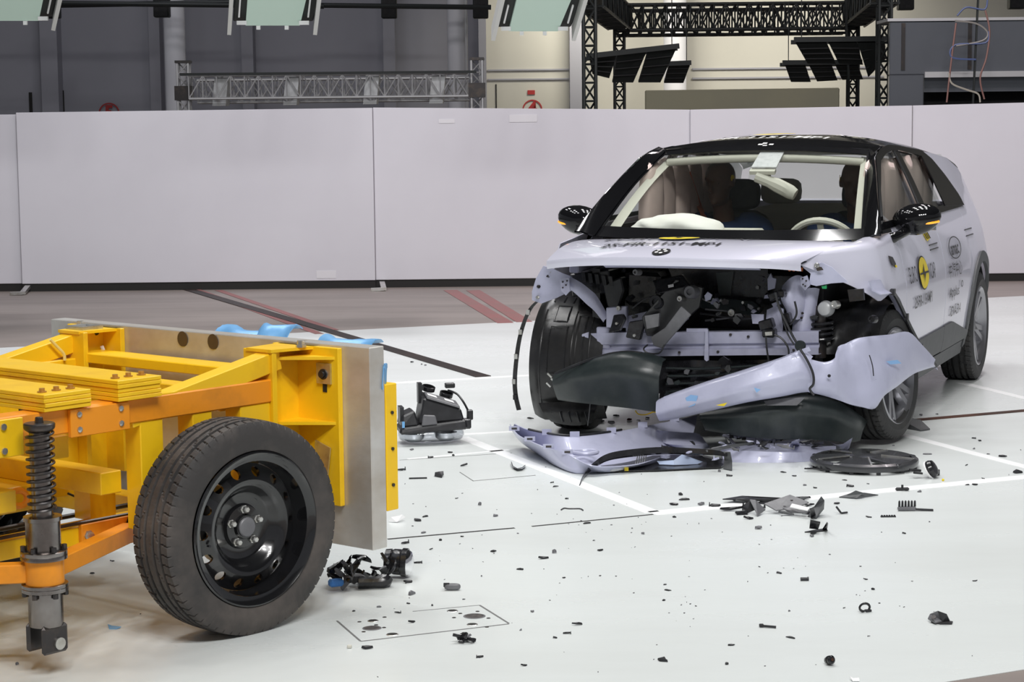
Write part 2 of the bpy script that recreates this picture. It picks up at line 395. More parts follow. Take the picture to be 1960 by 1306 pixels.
# floor hatch holes: a recessed black cup with a steel rim
for (px, py, rp, rim) in [(714, 1190, 11, 0), (712, 1204, 19, 1), (751, 1216, 12, 0), (866, 1171, 11, 0), (908, 1181, 22, 1), (904, 1197, 11, 0)]:
    c = G(px, py); r = rp * c.y / F_PX
    MB().lathe([(r, 0), (r * .86, 0.0012), (r * .80, -0.0), (r * 0.1, -0.0)], c + Vector((0, 0, 0.0022)), (0, 0, 1), 24).build('hatch_rim', GREYPL if rim else ZINC, fl)
    MB().lathe([(r * .84, 0), (r * .84, 0.001)], c + Vector((0, 0, 0.0022)), (0, 0, 1), 24).build('hatch_hole', SEAM if not rim else mat('dirty_socket', (0.05, 0.045, 0.045), 0.6, 0.2, (0.14, 0.12, 0.11), 60, 0.4), fl)
for i in range(10):
    c = G(*[(688, 1192), (735, 1203), (696, 1211), (720, 1198), (736, 1183), (881, 1176), (869, 1184), (935, 1185), (914, 1172), (932, 1202)][i])
    MB().lathe([(.007, 0), (.006, .001)], c + Vector((0, 0, .002)), (0, 0, 1), 8).build('hatch_screw', DARKSTEEL, fl)

# ------------------------------------------------------------------ hall shell
YW = 33.0
def wall_rect(name, px0, px1, y, z0, z1, m, th=0.2):
    x0 = WY(px0, 220, y).x; x1 = WY(px1, 220, y).x
    return MB().box(x0, x1, y, y + th, z0, z1).build(name, m, None, 0)
wb = struct(wall_rect('wall_back', -900, 1098, YW, 0, 7.9, WALL_DIM), 'back wall of the hall, its dimness put into the grey colour', 'wall')
wc = struct(wall_rect('wall_right', 1098, 3000, YW + 1.2, 0, 7.9, WALL_LIT), 'back wall behind the black lighting rig, warm light put into its colour', 'wall')
ce = MB().box(-18, 18, -6, YW + 1.4, 7.9, 8.1).build('ceiling', mat('dark_ceiling', (0.10, 0.11, 0.11), 0.8), None, 0); struct(ce, 'dark hall ceiling', 'ceiling')
# bay in the lit wall tone left of the rig, pilasters, ledges
wx = lambda px, y=YW: WY(px, 200, y).x
mb = MB().box(wx(930), wx(1092), YW - .03, YW, 0, 7.8); mb.build('wall_bay', WALL_LIT, wb, 0)
for px0, px1 in [(90, 122), (296, 316), (470, 492), (738, 760), (918, 932), (1090, 1114)]:
    MB().box(wx(px0), wx(px1), YW - .35, YW, 0, 7.8).build('pilaster', WALL_DIM, wb, 0)
for py in (134, 152):
    z = WY(1000, py, YW).z
    MB().box(wx(934), wx(1090), YW - .06, YW - .03, z - .012, z + .012).build('ledge', WALL_DIM, wb, 0)
    z = WY(1450, py - 3, YW + 1.2).z
    MB().box(wx(1325, YW + 1.2), wx(1690, YW + 1.2), YW + 1.16, YW + 1.2, z - .014, z + .014).build('ledge', WALL_DIM, wc, 0)
for px0, px1, py in [(949, 951, 162), (122, 124, 165), (57, 63, 168)]:
    MB().box(wx(px0), wx(px1), YW - .045, YW - .028, .2, WY(900, py, YW).z).build('door_gap', SEAM, wb, 0)
MB().box(wx(1010), wx(1024), YW - .05, YW - .03, WY(1000, 181, YW).z, WY(1000, 173, YW).z).build('wall_emblem', REDSIGN, wb, 0)
for px, py, n, r in [(1019, 210, '4', 19), (209, 217, '5', 20)]:
    c = WY(px, py, YW - .04); R = r * YW / F_PX
    ring = MB(); g = [[(c.x + (R + d) * math.cos(a), c.y, c.z + (R + d) * math.sin(a)) for d in (-.022, 0)] for a in [2 * math.pi * k / 40 for k in range(40)]]
    ring.sheet(g, .004, True).build('number_ring', REDSIGN, wb, 0)
    decal_text('wall_number', n, .30, lambda u, v, c=c: (c.x + u, c.y - .002, c.z + v + .01), REDSIGN, wb, bold=.012)
for k, (px0, px1) in enumerate([(318, 358), (858, 894)]):
    cx = (wx(px0, 30) + wx(px1, 30)) / 2; r = (wx(px1, 30) - wx(px0, 30)) / 2
    o = MB().lathe([(r * 1.15, 0), (r * 1.15, .3), (r, .34), (r, 7.6), (r * 1.25, 7.9)], (cx, 30, 0), (0, 0, 1), 28).build('column', COLW)
    struct(o, ['round white column behind the left truss tower', 'round white column near the right end of the gantry truss'][k], 'column')
c = wx(1292, 33.6); o = MB().lathe([(.21, 0), (.21, .3), (.19, .33), (.19, 7.9)], (c, 33.6, 0), (0, 0, 1), 28).build('column', COLW); struct(o, 'round white column behind the left hanging panel lamps', 'column')
MB().cyl((wx(894.5, 29.6), 29.6, 0), (wx(893, 29.6), 29.6, 7.8), .02, 8).build('drain_pipe', TRUSS, wb)
# ceiling pipes and dark hanging boxes along the top
for i, (px, py) in enumerate([(100, 18), (310, 16), (745, 18), (920, 18), (1733, 2), (1945, 0)]):
    c = WY(px, py, 29); h = .20
    e = tag(empty('ceiling_speaker', c), ['dark speaker box above the left dim wall bay', 'dark speaker box beside the left round column', 'dark speaker box above the middle of the gantry', 'dark speaker box right of the second column', 'dark speaker box above the grey booth', 'dark speaker box at the top right corner'][i], 'speaker')
    MB().box(-.11, .11, -.1, .1, -.13, .16).build('cabinet', TRUSSBLK, e, bevel=.015); MB().cyl((0, 0, .16), (0, 0, 7.9 - c.z), .012, 6).build('hanger', TRUSSBLK, e)
    MB().box(-.09, .09, -.108, -.1, -.11, .14).build('grille', DARKIN, e)
for i, (px0, py0, px1, py1, Y) in enumerate([(-40, 13, 460, 4, 28.5), (600, 10, 940, 14, 28.5), (95, 6, 620, 12, 28.2)]):
    o = MB().tube([WY(px0, py0, Y), WY(px1, py1, Y)], .035, 8).build('ceiling_pipe', TRUSSBLK)
    tag(o, ['dark pipe along the top left of the hall', 'dark pipe over the right half of the gantry', 'dark pipe between the left and middle floodlights'][i], 'pipe')

# ------------------------------------------------------------------ white partition boards
def board(px0, px1, Y, ztop, label, feet, zt2=None):
    x0 = WY(px0, 400, Y).x; x1 = WY(px1, 400, Y).x
    e = tag(empty('partition_board', ((x0 + x1) / 2, Y, 0)), label, 'partition', 'white boards behind the crash')
    w = (x1 - x0) / 2
    zt2 = zt2 or ztop
    MB().hexa([(-w, 0, .075), (w, 0, .075), (w, .04, .075), (-w, .04, .075), (-w, 0, ztop), (w, 0, zt2), (w, .04, zt2), (-w, .04, ztop)]).build('board', PANEL, e, 0, bevel=.004)
    MB().box(-w + .02, w - .02, .04, .075, .09, min(ztop, zt2) - .02).build('back_frame', ALUEDGE, e, 0)
    MB().box(-w, w, .01, .05, .0, .07).build('skirt', SEAM, e, 0)
    for s in feet:
        MB().bar((s * (w - .06), -.02, .05), (s * (w - .10), -.40, .02), .05, .03).bar((s * (w - .10), -.40, .02), (s * (w + .02), -.40, .016), .04, .03).build('foot', ZINC, e)
    return e
YB = 19.26
board(-700, 37, YB + .05, 1.705, 'white partition board cut by the left edge of the photo', [])
board(37, 716, YB, 1.722, 'white partition board behind the yellow trolley, second from left', [-1], 1.732)
b3 = board(717, 1321, YB + .03, 1.735, 'white partition board left of the car with taped top edge', [-1], 1.683)
board(1321.5, 1744, YB, 1.683, 'white partition board directly behind the car roof', [], 1.70)
board(1745, 2500, YB + .02, 1.70, 'white partition board at the right end behind the car tail', [], 1.76)
w3 = b3.location.x
for px0, px1, py0, py1, Y in [(840, 870, 228, 236, YB + .03), (975, 1028, 219, 234, YB + .03)]:
    a, b = WY(px0, py1, Y), WY(px1, py0, Y)
    MB().box(a.x - w3, b.x - w3, -.004, 0, a.z, b.z).build('tape_patch', PATCH, b3, 0)
a, b = WY(606, 533, YB), WY(643, 518, YB)
tag(MB().box(a.x, b.x, YB - .003, YB, a.z, b.z).build('paper_note', PATCH, None, 0), 'small white paper stuck low on the board behind the trolley', 'paper')

# ------------------------------------------------------------------ trusses
def truss(mb_ch, mb_lace, p0, p1, s, bays, r=.022, rl=.012, up=(0, 0, 1)):
    p0, p1 = Vector(p0), Vector(p1); d = (p1 - p0).normalized(); u = Vector(up)
    if abs(d.dot(u)) > .9: u = Vector((0, 1, 0))
    w = d.cross(u).normalized(); u = w.cross(d).normalized()
    cs = [(a * w + b * u) * s / 2 for a, b in ((-1, -1), (1, -1), (1, 1), (-1, 1))]
    for c in cs: mb_ch.append(MB().tube([p0 + c, p1 + c], r, 6))
    for i in range(bays):
        a = lerp(p0, p1, i / bays); b = lerp(p0, p1, (i + 1) / bays)
        for k in range(4):
            c0, c1 = cs[k], cs[(k + 1) % 4]
            if i % 2: c0, c1 = c1, c0
            mb_lace.tube([a + c0, b + c1], rl, 5)
            mb_lace.tube([a + c0, a + c1], rl, 5)
def truss_part(e, segs, m, r=.022, rl=.012):
    ch = []
    for p0, p1, s, bays in segs:
        lace = MB(); truss(ch, lace, Vector(p0) - e.location, Vector(p1) - e.location, s, bays, r, rl); lace.build('lacing', m, e)
    for c in ch: c.build('chord', m, e)
YT = 24.0
a, b = WY(352, 160, YT), WY(913, 160, YT)
g = tag(empty('gantry_truss', ((a.x + b.x) / 2, YT, 0)), 'long grey aluminium truss gantry behind the left boards', 'truss')
zt = WY(630, 165, YT).z; ztop = WY(352, 121, YT).z
truss_part(g, [((a.x, YT, 0), (a.x, YT, ztop), .13, 16), ((b.x, YT, 0), (b.x, YT, ztop), .13, 16),
               ((a.x + .1, YT - .14, zt), (b.x - .1, YT - .14, zt), .27, 20), ((a.x + .1, YT + .5, zt - .04), (b.x - .1, YT + .5, zt - .04), .27, 20)], TRUSS, .016, .008)
for x in (a.x, b.x):
    MB().box(x - .1 - g.location.x, x + .1 - g.location.x, -.1, .1, zt - .15, zt + .02).build('sleeve_block', DARKSTEEL, g, 0)
    MB().box(x - .09 - g.location.x, x + .09 - g.location.x, -.09, .09, ztop, ztop + .03).build('tower_head', DARKSTEEL, g, 0)
MB().bar((a.x - g.location.x, -.28, zt + .15), (b.x - g.location.x, -.28, zt + .145), .05, .03).build('top_rail', TRUSSBLK, g, 0)
for px in (425, 560, 712, 838):
    x = WY(px, 165, YT).x - g.location.x
    MB().plate([(x - .1, -.16, zt - .22), (x + .06, -.16, zt - .22), (x + .1, -.16, zt + .14), (x - .06, -.16, zt + .14)], (0, .3, 0)).build('gusset_panel', ALUEDGE, g, 0)
rg = tag(empty('lighting_rig', (WY(1410, 100, 24).x, 24, 0)), 'black steel lighting rig with four towers behind the car', 'truss')
NY, FY = 22.0, 27.5
n0, n1, f0, f1 = wx(1129, NY), wx(1691, NY), wx(1186, FY), wx(1632, FY)
zb = WY(1400, 32, FY).z
segs = [((n0, NY, 0), (n0, NY, 3.6), .13, 18), ((n1, NY, 0), (n1, NY, 3.6), .13, 18), ((f0, FY, 0), (f0, FY, zb), .13, 16), ((f1, FY, 0), (f1, FY, zb), .13, 16),
        ((f0, FY, zb), (f1, FY, zb), .34, 20), ((f0, FY + .7, zb - .04), (f1, FY + .7, zb - .04), .34, 20), ((n0, NY, zb), (f0, FY, zb), .3, 12), ((n1, NY, zb), (f1, FY, zb), .3, 12)]
truss_part(rg, segs, TRUSSBLK, .018, .012)
MB().bar((n0 - rg.location.x, NY - 24, zb), (f0 - rg.location.x, FY - 24, zb), .22, .06).build('side_beam', TRUSSBLK, rg, 0)
MB().bar((n1 - rg.location.x, NY - 24, zb), (f1 - rg.location.x, FY - 24, zb), .22, .06).build('side_beam', TRUSSBLK, rg, 0)
MB().tube([WY(1619, -30, 26) - rg.location, WY(1620, 60, 26) - rg.location, WY(1624, 150, 26) - rg.location, WY(1622, 215, 26) - rg.location], .018, 6, smooth=4).build('power_cable', TRUSSBLK, rg)
# hanging panel lamps (dark backs)
def lamp_row(label, Y, bar0, bar1, panels, hang):
    a, b = WY(*bar0, Y), WY(*bar1, Y)
    e = tag(empty('panel_lamp_row', (a + b) / 2), label, 'stage lamp', 'dark panel lamps hung on the rig')
    o = e.location
    MB().bar(a - o, b - o, .06, .06).build('mounting_bar', TRUSSBLK, e)
    MB().bar(a - o + Vector((0, .25, -.02)), b - o + Vector((0, .25, -.02)), .05, .05).build('mounting_bar', TRUSSBLK, e)
    for q in panels:
        pts = [WY(px, py, Y + dy) - o for px, py, dy in q]
        p = MB().plate(pts, (0, .035, .02)).build('lamp_panel', TRUSSBLK, e, 0)
        mbk = MB()
        for t in (.25, .5, .75):
            A = lerp(pts[0], pts[3], t); B = lerp(pts[1], pts[2], t)
            mbk.bar(A + Vector((0, -.008, 0)), B + Vector((0, -.008, 0)), .014, .012)
        mbk.build('cooling_rib', DARKIN, p, 0)
    for px in hang:
        t = (px - bar0[0]) / (bar1[0] - bar0[0]); p = lerp(a, b, t) - o
        MB().tube([p, p + Vector((0, 0, zb - o.z - p.z + .1))], .006, 5).build('wire', TRUSSBLK, e)
    return e
def quad(x0, y0, x1, y1, x2, y2, x3, y3, d=.25): return [(x0, y0, 0), (x1, y1, 0), (x2, y2, d), (x3, y3, d)]
lamp_row('row of big dark panel lamps hung on the left of the rig', 23.5, (1122, 108), (1300, 88),
         [quad(1128, 112, 1180, 106, 1166, 150, 1134, 142), quad(1182, 106, 1238, 98, 1212, 158, 1172, 158), quad(1240, 98, 1296, 90, 1264, 158, 1222, 158)], (1140, 1286))
lamp_row('small dark panel lamp hung right of the left row', 26.0, (1278, 122), (1323, 120), [quad(1281, 122, 1322, 121, 1308, 159, 1271, 159)], (1314,))
lamp_row('row of big dark panel lamps hung on the right of the rig', 23.5, (1520, 76), (1700, 74),
         [quad(1524, 84, 1582, 82, 1600, 122, 1546, 122), quad(1586, 82, 1640, 82, 1652, 124, 1606, 122), quad(1642, 82, 1694, 82, 1696, 112, 1662, 148)], (1534, 1690))
lamp_row('row of three small dark panel lamps under the right row', 26.0, (1498, 120), (1650, 119),
         [quad(1501, 120, 1540, 120, 1552, 157, 1514, 157), quad(1546, 120, 1590, 120, 1603, 154, 1564, 156), quad(1596, 119, 1640, 119, 1652, 152, 1612, 153)], (1509,))
# board and booth behind the partition
a, b = WY(1235, 215, 21.5), WY(1607, 168, 21.5)
o = MB().plate([(a.x, 21.5, 0), (b.x, 21.5, 0), (b.x, 21.5, b.z), (a.x, 21.5, WY(1235, 173, 21.5).z)], (0, .05, 0)).build('display_board', OLIVE, None, 0, bevel=.01)
tag(o, 'dull olive board standing behind the partition under the lamps', 'board')
e = tag(empty('control_booth', (wx(1702, 21.2), 21.2, 0)), 'dark grey glossy control booth at the right behind the boards', 'booth')
ox = e.location.x
za, zbm, zc = WY(1800, 40, 21.2).z, WY(1800, 143, 21.2).z, WY(1800, 176, 21.2).z
xr = wx(2300, 21.2) - ox; xw = wx(1768, 21.2) - ox
MB().box(0, xr, 0, .1, zbm, za).build('upper_panel', BOOTH, e, 0, bevel=.01)
MB().box(0, xw, 0, .1, 0, zbm).build('side_panel', BOOTH, e, 0, bevel=.01)
MB().box(xw, xr, 0, .08, 0, WY(1800, 205, 21.2).z).build('lower_panel', BOOTH, e, 0)
MB().box(xw, xr, .5, .54, 0, zbm).build('inner_wall', DARKIN, e, 0)
MB().box(xw + .02, xr, .1, .14, zc, zbm - .03).build('blind', BOOTH, e, 0)
MB().box(xw, xr, -.05, .05, zbm - .03, zbm + .03).build('lintel', TRUSS, e, 0)
MB().box(-.03, xr, -.02, .6, za, za + .03).build('roof_edge', TRUSS, e, 0)
for k in range(4): MB().box(.12 + k * .7, .16 + k * .7, -.012, 0, zbm + .05, za - .02).build('panel_joint', DARKSTEEL, e, 0)
o = tag(empty('hanging_cables', WY(1866, 100, 20.6)), 'tangle of hanging cables on a pole in front of the grey booth', 'cable')
ol = o.location
rnd = random.Random(5)
MB().tube([WY(1874, -40, 20.6) - ol, WY(1862, 205, 20.6) - ol], .012, 6).build('pole', TRUSSBLK, o)
for k, (m_, pl) in enumerate([(mat('blue_cable', (.10, .14, .30), .5), [(1890, 0), (1884, 18), (1850, 14), (1832, 30)]), (mat('grey_cable', (.30, .28, .26), .5), [(1828, 40), (1868, 45), (1890, 62), (1880, 78), (1830, 88)]),
                              (mat('blue_cable', (.1, .1, .3), .5), [(1892, 60), (1886, 82), (1828, 86), (1822, 110), (1868, 114)]), (mat('red_cable', (.28, .14, .12), .5), [(1886, 20), (1894, 60), (1888, 110), (1876, 150), (1884, 190)]),
                              (mat('pale_cable', (.5, .47, .4), .5), [(1816, 140), (1822, 160), (1850, 172), (1872, 180), (1876, 196)]), (mat('red_cable', (.28, .14, .12), .5), [(1830, 44), (1824, 90), (1818, 140), (1812, 196)])]):
    MB().tube([WY(px, py, 20.58) - ol for px, py in pl], .010, 5, smooth=5).build('loop', m_, o)

# ------------------------------------------------------------------ hanging floodlights
def flood(label, q, side, Y):
    """q: glass corner pixels tl, tr, br, bl ; top edge nearer/higher"""
    P = [WY(px, py, Y + (0 if k > 1 else -.55)) for k, (px, py) in enumerate(q)]
    o = sum(P, Vector()) / 4
    e = tag(empty('floodlight', o), label, 'floodlight', 'square floodlights hung above the boards')
    L = [p - o for p in P]
    n = (L[1] - L[0]).cross(L[3] - L[0]).normalized()
    if n.z > 0: n = -n
    MB().plate(L, -n * .03).build('glass', LAMPGLASS, e, 0)
    cx = sum(L, Vector()) / 4
    big = [cx + (p - cx) * 1.0 + ((L[1] - L[0]).normalized() * (.10 if k in (1, 2) else -.10)) for k, p in enumerate(L)]
    MB().plate([p - n * .035 for p in big], -n * .05).build('frame', TRUSSBLK, e, 0, bevel=.01)
    top = [cx + (p - cx) * .7 - n * .55 for p in big]
    MB().hexa([p - n * .085 for p in big] + top).build('housing', LAMPBODY, e, 0, bevel=.02)
    d = (L[1] - L[0]).normalized(); up = (L[0] - L[3]).normalized()
    for s, base in ((-1, L[3]), (1, L[2])):
        MB().cbox(base + d * s * .03 + up * .05 + n * .012, (.075, .03, .03)).build('clip', WHITEPL, e, 0)
        MB().cbox(base - d * s * .10 - up * .01 + n * .012, (.03, .02, .03)).build('clip', WHITEPL, e, 0)
        MB().bar(base + d * s * .055 + up * .12 + n * .01, base + d * s * .055 + up * .34 + n * .01, .012, .012).build('latch', WHITEPL, e, 0)
        MB().bar(base + d * s * .12 - up * .0 + n * .02, base + d * s * .12 + up * .75 + n * .02, .03, .14, up=n).build('side_fin', LAMPBODY, e, 0)
    MB().cyl(cx - n * .6, cx - n * .6 + Vector((0, 0, max(.3, 7.9 - o.z - (cx - n * .6).z))), .02, 8).build('hanger', TRUSSBLK, e)
flood('floodlight cut by the top left corner of the photo', [(-75, -60), (95, -60), (74, 40), (-90, 40)], 1, 15.5)
flood('floodlight hung above the left white boards', [(478, -60), (600, -60), (574, 49), (470, 49)], 1, 15.5)
flood('floodlight hung near the seam above the middle board', [(1000, -45), (1112, -45), (1068, 60), (974, 60)], 1, 15.5)

# ------------------------------------------------------------------ wheels
def tyre_mesh(name, R, W, rim_r, m, N=240, blocks=64, burst=0.0):
    """axis along +y (outer face at +y), centred on the tread"""
    h = W / 2
    prof = [(-h * .80, rim_r), (-h * .97, rim_r + .012), (-h * 1.04, rim_r + (R - rim_r) * .5), (-h * 1.0, R - .035), (-h * .93, R - .014)]
    tread = sorted([g_ + d for g_ in (-.52 * h, -.2 * h, .2 * h, .52 * h) for d in (-.07 * h, -.052 * h, .052 * h, .07 * h)] + [u * h for u in (-.86, -.74, -.65, -.42, -.36, -.29, -.1, 0, .1, .29, .36, .42, .65, .74, .86)])
    NT = len(tread)
    pr = list(prof)
    for y in tread: pr.append((y, R - .006 * (abs(y) / h) ** 3))
    pr += [(-a, b) for a, b in reversed(prof)]
    n0 = len(prof); J = len(pr)
    V = []; Fc = []
    rib = np.array([-.52, -.2, .2, .52]) * h
    for i in range(N):
        a = 2 * math.pi * i / N
        for j, (y, r) in enumerate(pr):
            rr = r
            if n0 <= j < n0 + NT:
                u = y / h
                if np.min(np.abs(y - rib)) < h * .055: rr -= .013
                elif abs(u) > .54:
                    ph = (i / N * blocks + (abs(u) - .54) * .8 * (1 if u > 0 else -1)) % 1
                    if ph < .12: rr -= .007
                elif abs(u) > .22:
                    ph = (i / N * blocks * .5 + abs(u) * 2.2) % 1
                    if ph < .10: rr -= .0035
                elif (i / N * blocks * .5 + u * 1.6) % 1 < .06: rr -= .0015
            elif j in (3, 4, J - 4, J - 5):
                ph = (i / N * blocks + .3) % 1
                if ph < .11: rr -= .002
            if burst and math.sin(a) < -.6: rr = rr - burst * (-math.sin(a) - .6)
            V.append((math.cos(a) * rr, y, math.sin(a) * rr))
    for i in range(N):
        i2 = (i + 1) % N
        for j in range(J - 1): Fc.append((i * J + j, i2 * J + j, i2 * J + j + 1, i * J + j + 1))
    mb = MB(); mb.add(V, Fc)
    return mb.mesh(name, m, 28)
def obj_from(me, name, parent):
    o = bpy.data.objects.new(name, me); COL.objects.link(o); o.parent = parent; return o
def holed_ring(mb, r1, y1, r2, y2, N, rad, th=.004, k=6):
    """conical annulus from (r1,y1) to (r2,y2) with N round holes"""
    def pt(r, a):
        t = (r - r1) / (r2 - r1); return (math.cos(a) * r, y1 + (y2 - y1) * t, math.sin(a) * r)
    rc = (r1 + r2) / 2
    for s in range(N):
        a0 = 2 * math.pi * s / N; da = math.pi / N
        outer = []; inner = []
        side = [(-1, -1), (1, -1), (1, 1), (-1, 1)]
        for q in range(4):
            (u0, v0), (u1, v1) = side[q], side[(q + 1) % 4]
            for t in range(k):
                u = u0 + (u1 - u0) * t / k; v = v0 + (v1 - v0) * t / k
                outer.append(pt(rc + v * (r2 - r1) / 2, a0 + u * da))
                an = math.atan2(v, u)
                inner.append(pt(rc + math.sin(an) * rad, a0 + math.cos(an) * rad / rc))
        n = len(outer)
        mb.add(outer + inner, [(i, (i + 1) % n, n + (i + 1) % n, n + i) for i in range(n)])
        back = [(x * .985, y - th * 2.5, z * .985) for x, y, z in inner]
        mb.add(inner + back, [(i, (i + 1) % n, n + (i + 1) % n, n + i) for i in range(n)])
def steel_wheel(parent, loc, rotz, camber=0):
    ty = obj_from(tyre_mesh('tyre', .337, .195, .234, RUBBER, 660, 66), 'tyre', parent)
    ty.location = loc; ty.rotation_euler = (camber, 0, rotz)
    rb = MB().lathe([(.234, -.085), (.216, -.08), (.200, -.03), (.200, .02), (.216, .055), (.216, .078), (.235, .086), (.243, .098), (.238, .101), (.227, .092), (.212, .088), (.210, .05), (.198, .03), (.196, -.08), (.21, -.092)], (0, 0, 0), (0, 1, 0), 72, cap=False).build('rim_barrel', RIMBLK, ty)
    d = MB(); holed_ring(d, .150, .066, .200, .034, 14, .0158)
    d.lathe([(.151, .066), (.138, .064), (.122, .050), (.110, .028), (.100, .022), (.072, .022), (.066, .034), (.040, .036), (.036, .046), (.0, .047)], (0, 0, 0), (0, 1, 0), 72, cap=False)
    d.build('rim_disc', RIMBLK, ty, 40)
    MB().lathe([(.031, .036), (.031, .052), (.028, .055), (0, .055)], (0, 0, 0), (0, 1, 0), 28, cap=False).build('hub_centre', GREYPL, ty)
    for k in range(5):
        a = math.radians(90 + 72 * k); c = Vector((math.cos(a) * .055, .034, math.sin(a) * .055))
        MB().lathe([(.0135, 0), (.0135, .005), (.0108, .005), (.0108, .018), (.008, .022)], c, (0, 1, 0), 6).build('lug_nut', ZINC, ty, 20)
    # raised lettering-like ridge and valve
    MB().tube([(.168, .068, -.03), (.172, .085, -.028)], .004, 6).build('valve', BLKPL, ty)
    dr = MB().lathe([(.13, -.05), (.13, -.02), (.05, -.01), (.05, .02)], (0, 0, 0), (0, 1, 0), 36).build('brake_drum', ZINC, ty)
    return ty

# ------------------------------------------------------------------ barrier trolley
tr = tag(empty('barrier_trolley', (TRO[0], TRO[1], 0), TRO[2]), 'yellow crash barrier trolley with a bent aluminium face plate and one black wheel', 'trolley')
MB().box(0, .068, -.835, .835, .195, .862).build('face_plate', ALU, tr, 0, bevel=.003, label='thick bare aluminium face plate')
MB().box(.0685, .122, -.838, .30, .315, .735).build('impact_plate', YEL, tr, 0, bevel=.003)
for z in (.64, .40, .52):
    MB().lathe([(.006, 0), (.006, .005)], (.095, -.838, z), (0, -1, 0), 6).build('bolt', DARKSTEEL, tr)
# blue crumpled remains of the honeycomb on the front of the plate
rnd = random.Random(11)
def foil(y0, y1, z0, z1, x0, x1, seed, curl=.06):
    r = random.Random(seed); g = []
    for i in range(13):
        u = i / 12; row = []
        for j in range(9):
            v = j / 8
            row.append((x0 + (x1 - x0) * v + .02 * math.sin(7 * u + seed), y0 + (y1 - y0) * u + r.uniform(-.002, .002), z0 + (z1 - z0) * math.sin(v * 2.2) + curl * math.sin(u * 5 + seed) * v + r.uniform(-.0015, .0015)))
        g.append(row)
    return MB().sheet(g, .003)
foil(.10, -.16, .83, .862, .13, .22, 1, .008).build('blue_foil', BLUEFOIL, tr)
foil(-.10, -.27, .80, .882, .15, .26, 3, .004).build('blue_foil', BLUEFOIL, tr)
foil(-.40, -.66, .78, .858, .13, .24, 2, .006).build('blue_foil', BLUEFOIL, tr)
foil(-.78, -.840, .72, .80, .07, .085, 4, .002).build('blue_foil', BLUEFOIL, tr)
MB().box(.123, .19, -.60, .28, .25, .72).build('crushed_honeycomb', mat('crushed_honeycomb_foil', (0.5, 0.52, 0.55), 0.4, 0.7, (0.25, 0.3, 0.4), 30, 0.45, 0.6, 60), tr, 0)
for s in (-1, 1):
    yo, yi = s * .71, s * .40
    MB().box(-.02, 0, min(yo, yi), max(yo, yi), .33, .853).build('mounting_flange', YEL, tr, 0, bevel=.002)
    MB().box(-.16, -.02, min(s * .50, s * .52), max(s * .50, s * .52), .33, .845).build('column_web', YEL, tr, 0)
    MB().box(-.17, -.15, min(s * .42, s * .56), max(s * .42, s * .56), .30, .850).build('column_back', YEL, tr, 0, bevel=.002)
    MB().plate([(-.175, s * .44, .843), (0, s * .42, .843), (0, s * .60, .843), (-.10, s * .575, .843), (-.175, s * .56, .843)], (0, 0, .010)).build('column_cap', YEL, tr, 0)
    for z in (.815, .600):
        MB().plate([(-.02, s * .695, z), (-.02, s * .52, z), (-.15, s * .52, z)], (0, 0, .010)).build('gusset', YEL, tr, 0)
    MB().bar((-.12, s * .515, .815), (-.74, s * .512, .695), .064, .065).build('brace', YEL, tr, 0, bevel=.003)
    MB().bar((-.56, s * .512, .752), (-.64, s * .512, .752), .07, .012).build('brace_foot', YEL, tr, 0)
    MB().box(-2.1, -.16, min(s * .47, s * .55), max(s * .47, s * .55), .680, .755).build('side_rail', ORG if s < 0 else YEL, tr, 0, bevel=.004)
    for x0, x1 in ((-.71, -.62), (-.50, -.42), (-.30, -.17), (-1.45, -1.36)):
        MB().box(x0, x1, min(s * .47, s * .545), max(s * .47, s * .545), .34, .68).build('post', YEL, tr, 0, bevel=.003)
    MB().box(-1.9, -.15, min(s * .26, s * .34), max(s * .26, s * .34), .285, .345).build('lower_rail', YEL, tr, 0, bevel=.003)
    MB().lathe([(.018, 0), (.018, .008), (.013, .008), (.013, .022)], (-.06, s * .58, .853), (0, 0, 1), 6).build('cap_bolt', ZINC, tr)
# bolt-on plate of the right rail
MB().box(-.985, -.765, -.566, -.55, .668, .752).build('rail_plate', ORG, tr, 0, bevel=.002)
for x in (-.955, -.80):
    for z in (.69, .735): MB().lathe([(.009, 0), (.009, .005), (.006, .006)], (x, -.566, z), (0, -1, 0), 8).build('plate_bolt', ZINC, tr)
MB().box(-1.6, -1.15, -.562, -.55, .64, .75).build('rail_plate', YEL, tr, 0, bevel=.002)
for x in (-1.55, -1.22):
    for z in (.66, .73): MB().lathe([(.010, 0), (.010, .006)], (x, -.562, z), (0, -1, 0), 8).build('plate_bolt', ZINC, tr)
# key plate with bolt and slot on the right flange
p = T(621, 715, 0, -.022)
MB().box(-.028, -.0205, p.y - .032, p.y + .032, p.z - .034, p.z + .034).build('key_plate', ZINC, tr, 0)
MB().lathe([(.018, 0), (.018, .003), (.012, .003), (.012, .012)], (-.028, p.y, p.z - .002), (-1, 0, 0), 12).build('key_bolt', DARKSTEEL, tr)
MB().box(-.0225, -.0203, p.y - .009, p.y + .009, p.z - .062, p.z - .034).build('key_slot', SEAM, tr, 0)
p = T(620, 885, 0, -.03)
MB().plate([(-.024, p.y - .03, p.z + .05), (-.024, p.y + .04, p.z + .07), (-.024, p.y + .05, p.z - .05), (-.024, p.y - .01, p.z - .07)], (-.006, 0, 0)).build('clamp_plate', ZINC, tr, 0)
